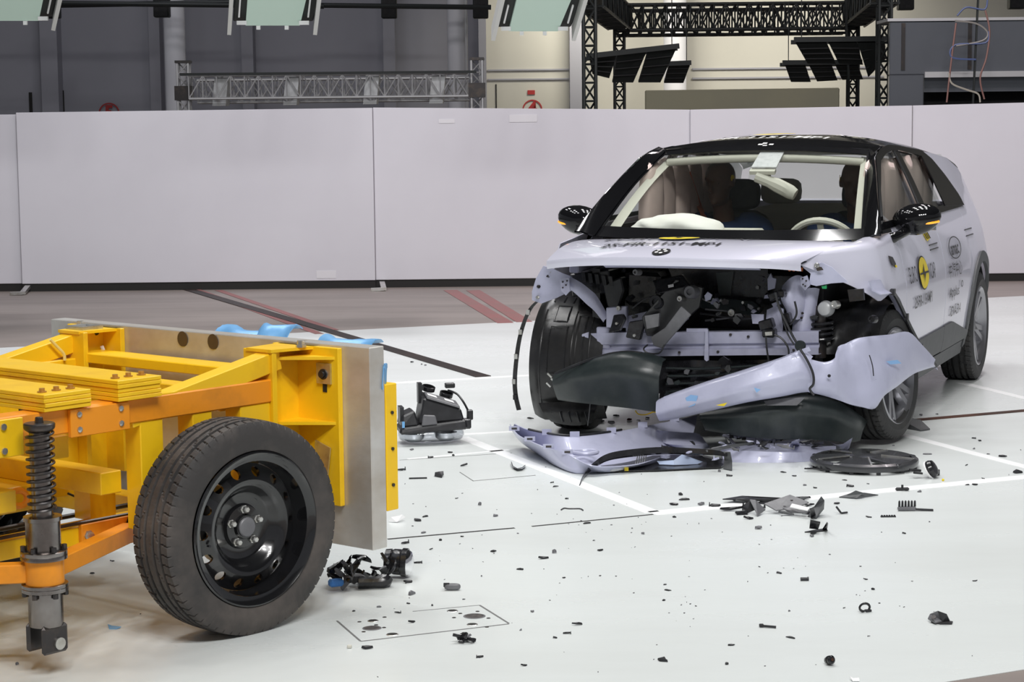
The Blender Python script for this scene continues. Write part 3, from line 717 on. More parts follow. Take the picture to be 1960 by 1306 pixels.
# ballast stacks
for (x0, x1, z0, n, th) in ((-.818, -.650, .757, 5, .013), (-1.088, -.918, .757, 4, .013), (-1.75, -1.58, .757, 4, .013)):
    for k in range(n):
        e = rnd.uniform(-.004, .004)
        MB().box(x0 + abs(e), x1 - abs(e) * .5, -.58 + e, .58 + e, z0 + k * th, z0 + (k + 1) * th - .001).build('ballast_plate', YEL, tr, 0, bevel=.0015)
    for t in (.2, .5, .8):
        for s in (-1, 1):
            MB().lathe([(.014, 0), (.014, .003), (.0085, .003), (.0085, .012)], (x0 + (x1 - x0) * t, s * .525, z0 + n * th), (0, 0, 1), 8).build('ballast_bolt', mat('gold_bolt', (.55, .30, .08), .4, .6), tr)
# cross members
for (x, z0, z1, y0, y1, w) in ((-.10, .74, .775, -.48, .48, .11), (-.28, .66, .73, -.47, .47, .08), (-.76, .455, .525, -.46, .46, .08), (-1.15, .455, .52, -.46, .46, .08), (-.46, .30, .38, -.60, .60, .07), (-1.55, .45, .53, -.46, .46, .08), (-.95, .59, .66, -.46, .46, .07)):
    MB().box(x - w / 2, x + w / 2, y0, y1, z0, z1).build('cross_member', YEL, tr, 0, bevel=.003)
MB().box(-.72, -.62, -.30, -.22, .345, .455).build('hanger_post', YEL, tr, 0)
MB().box(-1.30, -.55, -.12, .22, .395, .455).build('battery_tray', YEL, tr, 0, bevel=.003)
MB().box(-1.25, -.9, .24, .44, .40, .60).build('equipment_case', mat('grey_case', (.22, .25, .27), .5), tr, 0, bevel=.01)
MB().tube([(-1.8, -.345, .352), (-1.05, -.348, .358), (-.4, -.345, .352)], .006, 6).build('brake_line', DARKSTEEL, tr)
MB().tube([(-1.8, -.25, .352), (-.9, -.20, .35), (-.3, -.22, .352)], .008, 6).build('hose', BLKPL, tr)
# outrigger
MB().box(-.80, -.58, -.358, -.34, .262, .352).build('arm_bracket', ORG, tr, 0, bevel=.002)
for x, z in ((-.775, .315), (-.61, .332), (-.61, .285)):
    MB().lathe([(.017, 0), (.017, .004), (.012, .004), (.012, .016), (.008, .018)], (x, -.358, z), (0, -1, 0), 6).build('bracket_bolt', ZINC if x < -.7 else DARKSTEEL, tr)
SX, SY, SZ = -1.145, -.63, .036
MB().bar((-.625, -.375, .305), (SX + .03, SY + .02, .268 + SZ), .05, .055).build('outrigger_arm', ORG, tr, 0, bevel=.003)
MB().bar((-1.44, -.30, .295), (SX - .03, SY + .03, .268 + SZ), .05, .055).build('outrigger_arm', ORG, tr, 0, bevel=.003)
MB().box(-1.55, -1.36, -.36, -.34, .262, .352).build('arm_bracket', ORG, tr, 0)
MB().lathe([(.015, 0), (.015, .016)], (-1.40, -.36, .31), (0, -1, 0), 6).build('bracket_bolt', DARKSTEEL, tr)
o = (SX, SY, SZ)
st = MB().lathe([(.050, .330), (.050, .418), (.055, .420), (.055, .432), (.030, .434), (.030, .686)], o, (0, 0, 1), 36).build('strut_tube', STEEL, tr)
MB().lathe([(.030, .676), (.042, .684), (.045, .690), (.045, .700), (.042, .703)], o, (0, 0, 1), 32).build('strut_cap', DARKSTEEL, tr)
MB().lathe([(.013, .703), (.011, .718), (.009, .720)], o, (0, 0, 1), 8).build('cap_bolt', DARKSTEEL, tr)
turns = 11; pts = []
for i in range(turns * 16 + 1):
    a = 2 * math.pi * i / 16; t = i / (turns * 16)
    pts.append((SX + .0385 * math.cos(a), SY + .0385 * math.sin(a), SZ + .438 + t * .238))
MB().tube(pts, .0042, 7).build('coil_spring', DARKSTEEL, tr)
MB().lathe([(.062, .306), (.067, .308), (.067, .319), (.0665, .320), (.067, .321), (.067, .331), (.064, .333)], o, (0, 0, 1), 36).build('flange', STEEL, tr)
MB().lathe([(.056, .236), (.056, .306)], o, (0, 0, 1), 32).build('sleeve', ORG, tr)
MB().lathe([(.064, .212), (.067, .214), (.067, .224), (.066, .225), (.067, .226), (.067, .235), (.064, .237)], o, (0, 0, 1), 36).build('flange', STEEL, tr)
for k in range(6):
    a = 2 * math.pi * k / 6 + .4
    MB().lathe([(.008, 0), (.008, .014)], (SX + .058 * math.cos(a), SY + .058 * math.sin(a), .333 + SZ), (0, 0, 1), 8).build('flange_bolt', DARKSTEEL, tr)
    MB().lathe([(.008, 0), (.008, .014)], (SX + .058 * math.cos(a), SY + .058 * math.sin(a), .212 + SZ), (0, 0, -1), 8).build('flange_bolt', DARKSTEEL, tr)
MB().lathe([(.049, .112), (.050, .116), (.050, .212)], o, (0, 0, 1), 36).build('strut_foot', STEEL, tr)
for s in (-1, 1):
    MB().box(SX - .045, SX + .045, SY + s * .036 - .009, SY + s * .036 + .009, .034 + SZ, .118 + SZ).build('clevis_plate', DARKSTEEL, tr, 0, bevel=.008)
MB().lathe([(.018, 0), (.018, .006), (.005, .007)], (SX + .01, SY - .045, .062 + SZ), (0, -1, 0), 16).build('clevis_pin', ZINC, tr)
# ratchet strap and wiring
MB().tube([T(px, py, 1, -.30) for px, py in ((22, 955), (26, 942), (42, 940), (52, 952), (46, 966), (30, 968))], .010, 8, closed=True, smooth=4).build('strap_ratchet', ORG, tr)
MB().tube([T(px, py, 1, .50) for px, py in ((165, 626), (178, 628), (186, 640))], .008, 6, smooth=4).build('cable', BLKPL, tr)
MB().tube([T(px, py, 1, .48) for px, py in ((195, 663), (200, 678), (197, 688), (188, 691), (160, 693))], .007, 6, smooth=4).build('cable', WHITEPL, tr)
MB().tube([T(px, py, 1, .46) for px, py in ((96, 650), (110, 665), (122, 678), (124, 690))], .006, 6, smooth=4).build('cable', mat('pale_yellow_wire', (.8, .66, .25), .5), tr)
MB().box(-.14, -.05, .46, .56, .853, .866).build('sensor_block', ZINC, tr, 0)
MB().tube([T(px, py, 1, -.20) for px, py in ((130, 945), (165, 960), (190, 972), (215, 965))], .004, 5, smooth=4).build('cable', BLKPL, tr)
for y in (.08, -.08):
    MB().lathe([(.027, 0), (.027, .002)], (-.001, y, .834), (-1, 0, 0), 20).build('plate_hole', mat('oily_hole', (.10, .07, .045), .4, .5), tr)
wheel_tr = steel_wheel(tr, (-.45, -.682, .335), math.pi - math.radians(3.5))
steel2 = steel_wheel(tr, (-.455, .675, .335), 0)
MB().cyl((-.455, -.60, .335), (-.455, .60, .335), .03, 12).build('axle', DARKSTEEL, tr)

# ------------------------------------------------------------------ car
car = tag(empty('crashed_car', (CAR[0], CAR[1], 0), CAR[2]), 'pale lavender hatchback with black roof and torn-off wrecked front end', 'car')
XB = [-1.98, -1.85, -1.6, -1.2, -.5, .5, 1.2, 1.5, 1.8, 2.0]; YBs = [.68, .80, .868, .882, .878, .875, .865, .84, .76, .62]
ZS = [.2, .35, .55, .75, .9, 1.0, 1.06, 1.25, 1.4, 1.46]; FS = [.93, .975, 1, 1, .965, .925, .895, .80, .715, .66]
_zz = np.linspace(.15, 1.5, 136); _ff = np.interp(_zz, ZS, FS); _k = np.array([1, 2, 3, 4, 3, 2, 1.]); _k /= _k.sum()
_ff2 = _ff.copy(); _ff2[3:-3] = np.convolve(_ff, _k, 'valid')
_xx = np.linspace(-2, 2.05, 163); _yy = np.interp(_xx, XB, YBs); _yy2 = _yy.copy(); _yy2[3:-3] = np.convolve(_yy, _k, 'valid')
def yside(x, z): return float(np.interp(x, _xx, _yy2) * np.interp(z, _zz, _ff2))
def SP(x, z, s=1, off=0.0): return Vector((x, s * (yside(x, z) + off), z))
def fz(tab): return lambda x: float(np.interp(x, [t[0] for t in tab], [t[1] for t in tab]))
def side_panel(name, x0, x1, zlo, zhi, m, s, nx=24, nz=14, off=0.0, th=.006, mod=None, parent=None, label=None):
    xs = np.linspace(x0, x1, nx)
    if s < 0: xs = xs[::-1]
    g = []
    for x in xs:
        a, b = zlo(x), zhi(x); row = []
        for j in range(nz):
            z = a + (b - a) * j / (nz - 1); p = SP(x, z, s, off)
            if mod: p = mod(p, x, z)
            row.append(p)
        g.append(row)
    return MB().sheet(g, th).build(name, m, parent or car, 50, label=label)
def strip2(name, A, B, m, s, n=14, off=0.0, rows=3, th=.006, parent=None):
    A = resample([Vector(p) for p in A], n); B = resample([Vector(p) for p in B], n); g = []
    for a, b in zip(A, B):
        row = []
        for j in range(rows):
            q = lerp(a, b, j / (rows - 1)); row.append(SP(q[0], q[1], s, off))
        g.append(row if s > 0 else row[::-1])
    return MB().sheet(g, th).build(name, m, parent or car, 50)
AXF, AXR, ZC, RA = 1.27, -1.30, .335, .385
def arch(cx, r, base):
    def f(x):
        d = r * r - (x - cx) ** 2
        return max(base, ZC + math.sqrt(d)) if d > 0 else base
    return f
belt = fz([(-2, 1.06), (-1.13, 1.075), (-.445, 1.064), (.4, 1.05), (1.2, 1.035)])
ROOFE = fz([(-1.62, 1.25), (-1.5, 1.30), (-1.3, 1.34), (-.9, 1.375), (-.63, 1.392), (-.1, 1.427), (.15, 1.434), (.3, 1.432), (.42, 1.416)])
for s in (1, -1):
    r_arch = arch(AXR, RA, .30)
    side_panel('front_door', .93, -.10, lambda x: .30, belt, LAV, s, 26, 22)
    side_panel('rear_door', -.108, -.98, arch(AXR, RA, .30), belt, LAV, s, 26, 20)
    side_panel('quarter_panel', -.984, -1.94, r_arch, lambda x: min(belt(x), 1.35 - max(0, -1.5 - x) * 1.4), LAV, s, 30, 20)
    strip2('pillar_panel', [(-.60, 1.392), (-.80, 1.338), (-.96, 1.237), (-1.125, 1.115), (-1.137, 1.07)], [(-.62, 1.394), (-.9, 1.375), (-1.3, 1.34), (-1.55, 1.27), (-1.72, 1.04)], LAV, s, 22, 0, 8)
    # wheel-arch and sill cladding
    A = [(AXR + (RA) * math.cos(a), ZC + (RA) * math.sin(a)) for a in np.linspace(math.radians(-12), math.radians(192), 34)]
    B = [(AXR + (RA + .062) * math.cos(a), ZC + (RA + .062) * math.sin(a)) for a in np.linspace(math.radians(-12), math.radians(192), 34)]
    strip2('arch_cladding', A, B, CLAD, s, 34, .012, 3, .02)
    side_panel('door_cladding', .80, -.10, lambda x: .30, fz([(-.9, .33), (-.36, .44), (.8, .435)]), CLAD, s, 20, 5, .012, .012)
    side_panel('door_cladding', -.105, -.92, lambda x: .295, fz([(-.92, .335), (-.36, .442), (.8, .435)]), CLAD, s, 20, 5, .012, .012)
    side_panel('sill', .95, -.90, lambda x: .205, lambda x: .285, CLAD, s, 22, 4, .004, .03)
    # window band in gloss black
    strip2('window_frame', [(1.20, 1.03), (.95, 1.20), (.62, 1.385), (.42, 1.418), (.15, 1.436), (.0, 1.432)], [(1.09, 1.07), (.86, 1.22), (.56, 1.36), (.36, 1.392), (.14, 1.405), (.0, 1.404)], GLOSSBLK, s, 26, .004)
    strip2('window_frame', [(.0, 1.432), (-.63, 1.392)], [(.0, 1.404), (-.55, 1.362)], GLOSSBLK, s, 12, .004)
    strip2('belt_moulding', [(1.20, 1.035), (-1.135, 1.058)], [(1.09, 1.07), (-.575, 1.088)], GLOSSBLK, s, 26, .005)
    strip2('b_pillar', [(.095, 1.405), (.10, 1.24), (.105, 1.07)], [(-.025, 1.405), (-.045, 1.24), (-.06, 1.07)], GLOSSBLK, s, 10, .003, 5)
    strip2('c_pillar', [(-.63, 1.392), (-.80, 1.34), (-.96, 1.24), (-1.125, 1.117), (-1.14, 1.06)], [(-.54, 1.362), (-.548, 1.26), (-.556, 1.18), (-.57, 1.11), (-.575, 1.08)], GLOSSBLK, s, 16, .003, 8)
    strip2('window_glass', [(-.02, 1.41), (-.045, 1.24), (-.055, 1.08)], [(-.56, 1.37), (-.56, 1.24), (-.58, 1.08)], WINDGLASS, s, 10, -.012, 5, .003)
    strip2('window_glass', [(1.10, 1.06), (.88, 1.21), (.57, 1.37), (.34, 1.40)], [(1.06, 1.05), (.6, 1.05), (.11, 1.06), (.10, 1.41)], WINDGLASS, s, 12, -.012, 5, .003)
    strip2('window_seal', [(.10, 1.405), (.10, 1.07)], [(.125, 1.405), (.135, 1.07)], BLKPL, s, 8, .002, 3)
    # inner door cards
    side_panel('door_card', .9, -1.5, lambda x: .32, lambda x: 1.03, DARKIN, s, 12, 8, -.06, .01)
    strip2('pillar_trim', [(.03, 1.40), (.02, 1.0)], [(-.05, 1.40), (-.08, 1.0)], LAVIN, s, 8, -.05, 3)
    # handles
    for x0, x1, z0, z1 in ((.22, .0, .905, .88), (-.90, -1.12, .927, .892)):
        for z in (z0, z1):
            MB().tube([SP(x0, z, s, .002), SP((x0 + x1) / 2, z, s, .003), SP(x1, z, s, .002)], .0035, 5).build('handle_gap', BLKPL, car)
# roof
g = []
for x in np.linspace(.435, -1.56, 40):
    ze = ROOFE(x); zr = float(np.interp(x, [-1.56, -1.4, -.9, -.4, 0, .28, .38, .435], [1.375, 1.415, 1.472, 1.494, 1.493, 1.474, 1.452, 1.436]))
    ye = yside(x, ze); g.append([(x - .05 * (abs(v) ** 2) * (1 if x > .3 else 0), v * ye, ze + (zr - ze) * (1 - abs(v) ** 2.6)) for v in np.linspace(1, -1, 31)])
roof = MB().sheet(g, .012).build('roof', GLOSSBLK, car, 60)
def roof_z(x, y):
    ze = ROOFE(x); zr = float(np.interp(x, [-1.56, -1.4, -.9, -.4, 0, .28, .38, .435], [1.375, 1.415, 1.472, 1.494, 1.493, 1.474, 1.452, 1.436]))
    v = min(1, abs(y) / yside(x, ze)); return ze + (zr - ze) * (1 - v ** 2.6)
g = [[(x + .10 * abs(v) ** 3, v * w, z) for v in np.linspace(-1, 1, 15)] for x, z, w in ((-1.54, 1.36, .60), (-1.66, 1.26, .64), (-1.79, 1.07, .70))]
MB().sheet(g[::-1], .006).build('rear_window', WINDGLASS, car, 60)
g = []
for x, z, w in ((-1.79, 1.07, .70), (-1.90, .88, .75), (-1.96, .66, .74), (-1.95, .35, .66)):
    g.append([(x + .10 * abs(v) ** 3, v * w, z) for v in np.linspace(-1, 1, 15)])
MB().sheet(g[::-1], .02).build('tailgate', LAV, car, 60)
MB().box(-1.9, 1.12, -.74, .74, .20, .27).build('underbody', BLKPL, car, 0)
g = [[(x, y, roof_z(x, y) - .035) for y in np.linspace(.54, -.54, 9)] for x in (.38, .2, 0, -.3, -.6, -1.0, -1.3, -1.45)]
MB().sheet(g, .01).build('headliner', BEIGE, car, 60)
# windscreen
def WS(u, t):
    """u -1..1 across, t 0 base .. 1 top"""
    xb, xt = 1.27 - .13 * u * u, .425 - .03 * u * u
    yb, yt = .715 * u, .572 * u
    zb_, zt_ = .985 + .012 * u * u, 1.438 - .030 * u * u
    return Vector((xb + (xt - xb) * t, yb + (yt - yb) * t, zb_ + (zt_ - zb_) * t + .035 * math.sin(math.pi * t)))
def ws_patch(u0, u1, t0, t1, nu=12, nt=8):
    return [[WS(u0(t) + (u1(t) - u0(t)) * i / (nu - 1), t) for i in range(nu)] for t in [t0 + (t1 - t0) * k / (nt - 1) for k in range(nt)]]
K = lambda c: (lambda t: c)
MB().sheet(ws_patch(K(-.99), K(.99), .0, 1.0, 17, 12), .004).build('windscreen', WINDGLASS, car, 60)
fr = [(K(-1), K(1), -.02, .075), (K(-1), K(1), .93, 1.0), (K(-1), K(-.955), .07, .94), (K(.955), K(1), .07, .94)]
mb = MB()
for u0, u1, t0, t1 in fr: mb.sheet([[p + Vector((.003, 0, .002)) for p in row] for row in ws_patch(u0, u1, t0, t1, 9 if u1(0) - u0(0) > 1 else 3, 3 if t1 - t0 < .2 else 9)], .003)
mb.build('windscreen_frit', FRIT, car, 60)
for s in (1, -1):
    A = [WS(s * .985, t) + Vector((.004, s * .002, .004)) for t in np.linspace(-.03, 1.0, 9)]
    B = [SP(x, z, s, .004) for x, z in resample([Vector(p) for p in [(1.22, 1.01), (.96, 1.20), (.64, 1.385), (.42, 1.42)]], 9)]
    g = [[a, lerp(a, b, .5) + Vector((.012, s * .012, .012)), b] for a, b in zip(A, B)]
    if s < 0: g = [row[::-1] for row in g]
    MB().sheet(g, .012).build('a_pillar', GLOSSBLK, car, 60)
    g = [[WS(s * (.885 + .022 * k), t) + Vector((-.03 - .02 * (3 - k), 0, -.02)) for k in range(4)] for t in np.linspace(.06, .93, 9)]
    MB().sheet(g, .01).build('pillar_trim', BEIGE, car, 60)
MB().tube([WS(u, .905) + Vector((-.03, 0, -.03)) for u in np.linspace(-.92, .92, 13)], .022, 8).build('header_trim', BEIGE, car, 60)
MB().sheet([[WS(u, t) + Vector((-.012, 0, -.010)) for u in (-.02, .06, .13, .20)] for t in (.72, .8, .93)], .006).build('sensor_cover', mat('grey_white_sticker', (.66, .66, .68), .5, 0, (.5, .5, .52), 40, .4), car, 0, label='pale printed sheet at the top of the windscreen')
MB().sheet([[WS(u, t) + Vector((-.03, 0, -.03)) for u in (-.03, .05, .12, .19)] for t in (.68, .72)], .02).build('sensor_cover', BEIGE, car, 0)
mr = WS(.20, .62) + Vector((-.09, 0, -.06))
MB().tube([mr + Vector((0, -.11, .045)), mr, mr + Vector((0, .10, -.05))], [.03, .038, .03], 10, smooth=3).build('rear_view_mirror', BEIGE, car)
MB().tube([mr + Vector((0, -.04, .02)), WS(.10, .76) + Vector((-.03, 0, -.02))], .012, 8).build('mirror_stem', BEIGE, car)
# side mirrors
for s in (1, -1):
    c = Vector((.86, s * .90, 1.075 if s > 0 else 1.055))
    mb = MB(); g = []
    for i in range(17):
        a = math.pi * i / 16 - math.pi / 2; row = []
        for j in range(24):
            b = 2 * math.pi * j / 24
            px_ = math.sin(a); rr = math.cos(a)
            y = math.cos(b) * rr; z = math.sin(b) * rr
            row.append((c.x + px_ * (.08 if px_ > 0 else .035), c.y + y * .122 * (1 + .10 * z), c.z + z * .080 + s * .0 + y * s * .012))
        g.append(row)
    mb.sheet([[r_[j] for r_ in g] for j in range(24)], .004, True)
    sm = mb.build('side_mirror', GLOSSBLK, car, 60)
    MB().tube([SP(1.0, .985, s, -.01), SP(.97, 1.0, s, .03), c + Vector((.0, s * -.03, -.045))], [.028, .024, .026, .03], 10, smooth=4).build('mirror_arm', GLOSSBLK, sm, 60)
    MB().tube([c + Vector((.062, s * .045, -.018)), c + Vector((.052, s * .085, -.014)), c + Vector((.02, s * .114, -.008))], .0058, 8, smooth=4).build('indicator', AMBER, sm)
    MB().box(c.x - .04, c.x - .032, c.y - .09, c.y + .09, c.z - .055, c.z + .055).build('mirror_glass', CHROME, sm, 0)
# yellow-black measuring tag under the left mirror
p = SP(.22, .975, 1, .004)
MB().plate([SP(.30, .99, 1, .005), SP(.20, .985, 1, .005), SP(.16, .94, 1, .005), SP(.25, .93, 1, .005)], (0, .002, 0)).build('marker_tag', YELDEC, car, 0)
for k in range(3): MB().plate([SP(.29 - k * .04, .985, 1, .008), SP(.275 - k * .04, .985, 1, .008), SP(.235 - k * .04, .94, 1, .008), SP(.25 - k * .04, .94, 1, .008)], (0, .002, 0)).build('marker_stripe', BLKDEC, car, 0)

# ---- hood (popped up), fenders
def HOOD(u, t):
    xr, xf = 1.30 - .13 * u * u, 2.085 - .30 * abs(u) ** 2.2
    y = u * (.735 + .035 * t) * (1 - .05 * t * t)
    if u > 0: y -= .19 * u * u * t ** 1.5
    x = xr + (xf - xr) * t
    zc = .990 + .022 * math.sin(t * 2.4) - .055 * t ** 2.2
    z = zc - .018 * u * u - .030 * t * abs(u) ** 3
    if u > .3: z += .020 * (u - .3) * math.sin(t * 3.0) + .02 * max(0, u - .5) * t     # buckled left corner
    return Vector((x, y, z))
g = [[HOOD(u, t) for u in np.linspace(-1, 1, 33)] for t in np.linspace(0, 1, 18)]
for d, dx in ((-.018, .004), (-.040, -.006)):
    g.append([p + Vector((dx, 0, d)) for p in g[17]])
hood = MB().sheet(g, .008).build('hood', LAV, car, 50)
mb = MB(); g = [[HOOD(u, t) + Vector((-.02, 0, -.022 - .02 * math.sin(t * 3.1))) for u in np.linspace(-.93, .93, 13)] for t in np.linspace(.05, .97, 8)]
mb.sheet(g, .006).build('hood_liner', BLKPL, hood, 50)
MB().sheet([[HOOD(u, t) + Vector((.0, 0, -.03 - .02 * k)) for u in np.linspace(-.5, .6, 9)] for k, t in enumerate((.985, .95, .90))], .005).build('hood_inner_flange', LAVIN, hood, 50)
far_f = arch(AXF, .40, .32)
def fcrump(p, x, z):
    k = max(0, x - 1.35)
    return p + Vector((-.10 * k * (1.0 - z), .025 * math.sin(9 * x + 5 * z) * k - .24 * (k / .41) ** 1.7, 0))
g = []
for x in np.linspace(1.76, .938, 36):
    z0 = max(far_f(x), .40, .705 + (x - 1.42) * .60); z1 = float(np.interp(x, [.9, 1.2, 1.5, 1.76], [1.02, .985, .965, .94])); row = []
    for j in range(16):
        z = z0 + (z1 - z0) * j / 15; row.append(fcrump(SP(x, z), x, z))
    p = row[-1]; w = .10 if x > 1.2 else .10 * max(0, (x - .938) / .262)
    row += [Vector((p.x, p.y - w * .35, p.z + w * .14)), Vector((p.x, p.y - w * .7, p.z + w * .2)), Vector((p.x, p.y - w, p.z + w * .16))]
    g.append(row)
fe = MB().sheet(g, .006).build('front_fender', LAV, car, 50)
# torn arch flange running down and outwards to the sill
pth = [Vector((1.52, .862, .752)), Vector((1.44, .876, .750)), Vector((1.33, .885, .738)), Vector((1.18, .895, .66)), Vector((1.03, .92, .53)), Vector((.88, .955, .40)), Vector((.72, .99, .305))]
g = [[p, p + Vector((.02, -.035, .02)), p + Vector((.03, -.05, .065))] for p in catmull(pth, 5)]
MB().sheet(g, .005).build('torn_arch_flange', LAVTORN, fe, 60)
MB().tube([p + Vector((.035, -.005, .02)) for p in catmull(pth, 4)[8:]], .010, 7).build('arch_seal', BLKPL, fe)
for k in (8, 14, 19):
    p = catmull(pth, 4)[k]; MB().cbox(p + Vector((.02, .0, .012)), (.03, .02, .03)).build('flange_clip', BLKPL, fe, 0)
p = C(1704, 503, 0); q = SP(1.19, .885, 1, .004)
MB().plate([SP(1.225, .915, 1, .006), SP(1.16, .905, 1, .006), SP(1.125, .87, 1, .006), SP(1.15, .852, 1, .006), SP(1.20, .868, 1, .006)], (0, .004, 0)).build('fender_camera', DARKSTEEL, car, 0)
MB().plate([SP(1.16, .866, 1, .012), SP(1.13, .862, 1, .012), SP(1.135, .852, 1, .012), SP(1.155, .854, 1, .012)], (0, .003, 0)).build('fender_marker', YELDEC, car, 0)
# right fender: only the rear half is left
side_panel('front_fender', 1.45, .938, lambda x: max(far_f(x), .34), fz([(.9, 1.02), (1.2, .985), (1.5, .965)]), LAV, -1, 14, 12)
# ---- decals
doorf = lambda cx, cz, off=.007: (lambda u, v: SP(cx - u, cz + v, 1, off))
decal_text('lettering', 'EURO', .118, doorf(.775, .785), BLKDEC, car, sx=.60, cuts=1)
decal_text('lettering', 'NCAP', .118, doorf(.300, .772), BLKDEC, car, sx=.60, cuts=1)
cxl, czl = .53, .782
fan(doorf(cxl, czl, .009), [(.122 * math.cos(a), .088 * math.sin(a)) for a in np.linspace(0, 2 * math.pi, 41)[:-1]]).build('logo_outline', BLKDEC, car, 0)
fan(doorf(cxl, czl, .011), [(.112 * math.cos(a), .081 * math.sin(a)) for a in np.linspace(0, 2 * math.pi, 41)[:-1]]).build('logo_disc', YELDEC, car, 0)
def ncap_mark(fn, parent, w, h):
    mb = MB()
    mb.add([fn(-w, -.06 * h), fn(w, -.06 * h), fn(w, .06 * h), fn(-w, .06 * h)], [(0, 1, 2, 3)])
    mb.add([fn(-.30 * w, .04 * h), fn(.14 * w, .62 * h), fn(.06 * w, .06 * h)], [(0, 1, 2)])
    mb.add([fn(.30 * w, -.04 * h), fn(-.14 * w, -.62 * h), fn(-.06 * w, -.06 * h)], [(0, 2, 1)])
    mb.build('logo_mark', BLKDEC, parent, 0)
ncap_mark(doorf(cxl, czl, .013), car, .11, .078)
decal_text('lettering', '25-FIR-1151-MP1', .082, doorf(.53, .640), BLKDEC, car, sx=.80, bold=.001, cuts=1)
g = [[doorf(-.445, .853, .008)(r_ * 1.0 * math.cos(a), r_ * .335 * math.sin(a)) for r_ in (.170, .186)] for a in np.linspace(0, 2 * math.pi, 41)[:-1]]
MB().sheet(g, .001, True).build('logo_ring', BLKDEC, car, 0)
decal_text('lettering', 'amac', .105, doorf(-.445, .848), BLKDEC, car, sx=1.10, bold=.002, cuts=1)
decal_text('lettering', '中汽中心', .092, doorf(-.375, .730), BLKDEC, car, sx=1.12, cuts=1)
decal_text('lettering', 'Applus', .085, doorf(-.345, .612), BLKDEC, car, sx=1.30, cuts=1)
g = [[doorf(-.575, .640, .008)(r_ * math.cos(a), r_ * .7 * math.sin(a)) for r_ in (.020, .028)] for a in np.linspace(0, 2 * math.pi, 21)[:-1]]
MB().sheet(g, .001, True).build('logo_ring', BLKDEC, car, 0)
decal_text('lettering', 'IDIADA', .082, doorf(-.415, .502), BLKDEC, car, sx=1.22, cuts=1)
def hoodf(cu, cx, dz=.006):
    def fn(u, v):
        y = cu + u; x = cx - v; uu = y / .74
        xr, xf = 1.30 - .13 * uu * uu, 2.085 - .30 * abs(uu) ** 2.2
        p = HOOD(uu, (x - xr) / (xf - xr)); return Vector((x, y, p.z + dz))
    return fn
decal_text('lettering', 'EURO', .15, hoodf(-.36, 1.53), BLKDEC, car, sx=.80, cuts=1)
decal_text('lettering', 'NCAP', .15, hoodf(.10, 1.50), BLKDEC, car, sx=.80, cuts=1)
decal_text('lettering', '25-FIR-1151-MP1', .13, hoodf(-.14, 1.79), BLKDEC, car, sx=.66, bold=.002, cuts=1)
fan(hoodf(-.135, 1.52, .007), [(.105 * math.cos(a), .12 * math.sin(a)) for a in np.linspace(0, 2 * math.pi, 33)[:-1]]).build('logo_outline', BLKDEC, car, 0)
fan(hoodf(-.135, 1.52, .009), [(.098 * math.cos(a), .112 * math.sin(a)) for a in np.linspace(0, 2 * math.pi, 33)[:-1]]).build('logo_disc', YELDEC, car, 0)
ncap_mark(hoodf(-.135, 1.52, .011), car, .096, .11)
ec = C(1269, 488, 1.97)
hf = hoodf(ec.y, 1.995, .006)
fan(hf, [(.042 * math.cos(a), .062 * math.sin(a)) for a in np.linspace(0, 2 * math.pi, 25)[:-1]]).build('target_disc', BLKDEC, car, 0)
hf = hoodf(ec.y, 1.995, .008)
for k in range(5):
    a = 2 * math.pi * k / 5; fan(hf, [(.022 * math.cos(a) + .009 * math.cos(b), .034 * math.sin(a) + .013 * math.sin(b)) for b in np.linspace(0, 2 * math.pi, 9)[:-1]]).build('target_dot', WHTDEC, car, 0)
rooff = lambda cu, cx, dz=.006: (lambda u, v: Vector((cx - v, cu + u, roof_z(cx - v, cu + u) + dz)))
decal_text('lettering', 'EURO', .20, rooff(-.42, -.10), WHTDEC, car, sx=.75, cuts=1)
decal_text('lettering', 'NCAP', .20, rooff(.20, -.10), WHTDEC, car, sx=.75, cuts=1)
decal_text('lettering', '25-FIR-1151-MP1', .16, rooff(-.10, .20), WHTDEC, car, sx=.72, bold=.003, cuts=1)
fan(rooff(-.10, -.10, .008), [(.13 * math.cos(a), .15 * math.sin(a)) for a in np.linspace(0, 2 * math.pi, 33)[:-1]]).build('logo_disc', YELDEC, car, 0)
ncap_mark(rooff(-.10, -.10, .010), car, .12, .14)
for du, dv in ((-.03, .0), (.0, .02), (.03, .0), (-.01, -.02)):
    fan(rooff(.0 + du, .41 + dv, .005), [(-.012, -.01), (.012, -.01), (.012, .01), (-.012, .01)]).build('target_dot', WHTDEC, car, 0)
# ---- car wheels
CT = tyre_mesh('tyre', .328, .205, .232, RUBBER2, 400, 60)
CTB = tyre_mesh('tyre', .328, .205, .232, RUBBER2, 400, 60, burst=.05)
bar_me = MB().lathe([(.232, -.09), (.215, -.08), (.205, 0), (.215, .07), (.235, .088), (.240, .098), (.232, .102), (.222, .092), (.208, .07), (.196, 0), (.205, -.085)], (0, 0, 0), (0, 1, 0), 60, cap=False).mesh('rim', RIMGREY)
mbs = MB()
for k in range(5):
    a = 2 * math.pi * k / 5 + .2
    for da in (-.16, .16):
        d0 = Vector((math.cos(a + da * .55), 0, math.sin(a + da * .55))); d1 = Vector((math.cos(a + da), 0, math.sin(a + da))); t = Vector((-math.sin(a), 0, math.cos(a)))
        p0 = d0 * .035; p1 = d1 * .215
        mbs.hexa([p0 - t * .022 + Vector((0, .03, 0)), p1 - t * .020 + Vector((0, .05, 0)), p1 + t * .020 + Vector((0, .05, 0)), p0 + t * .022 + Vector((0, .03, 0)), p0 - t * .018 + Vector((0, .062, 0)), p1 - t * .014 + Vector((0, .085, 0)), p1 + t * .014 + Vector((0, .085, 0)), p0 + t * .018 + Vector((0, .062, 0))])
sp_me = mbs.mesh('spokes', RIMGREY)
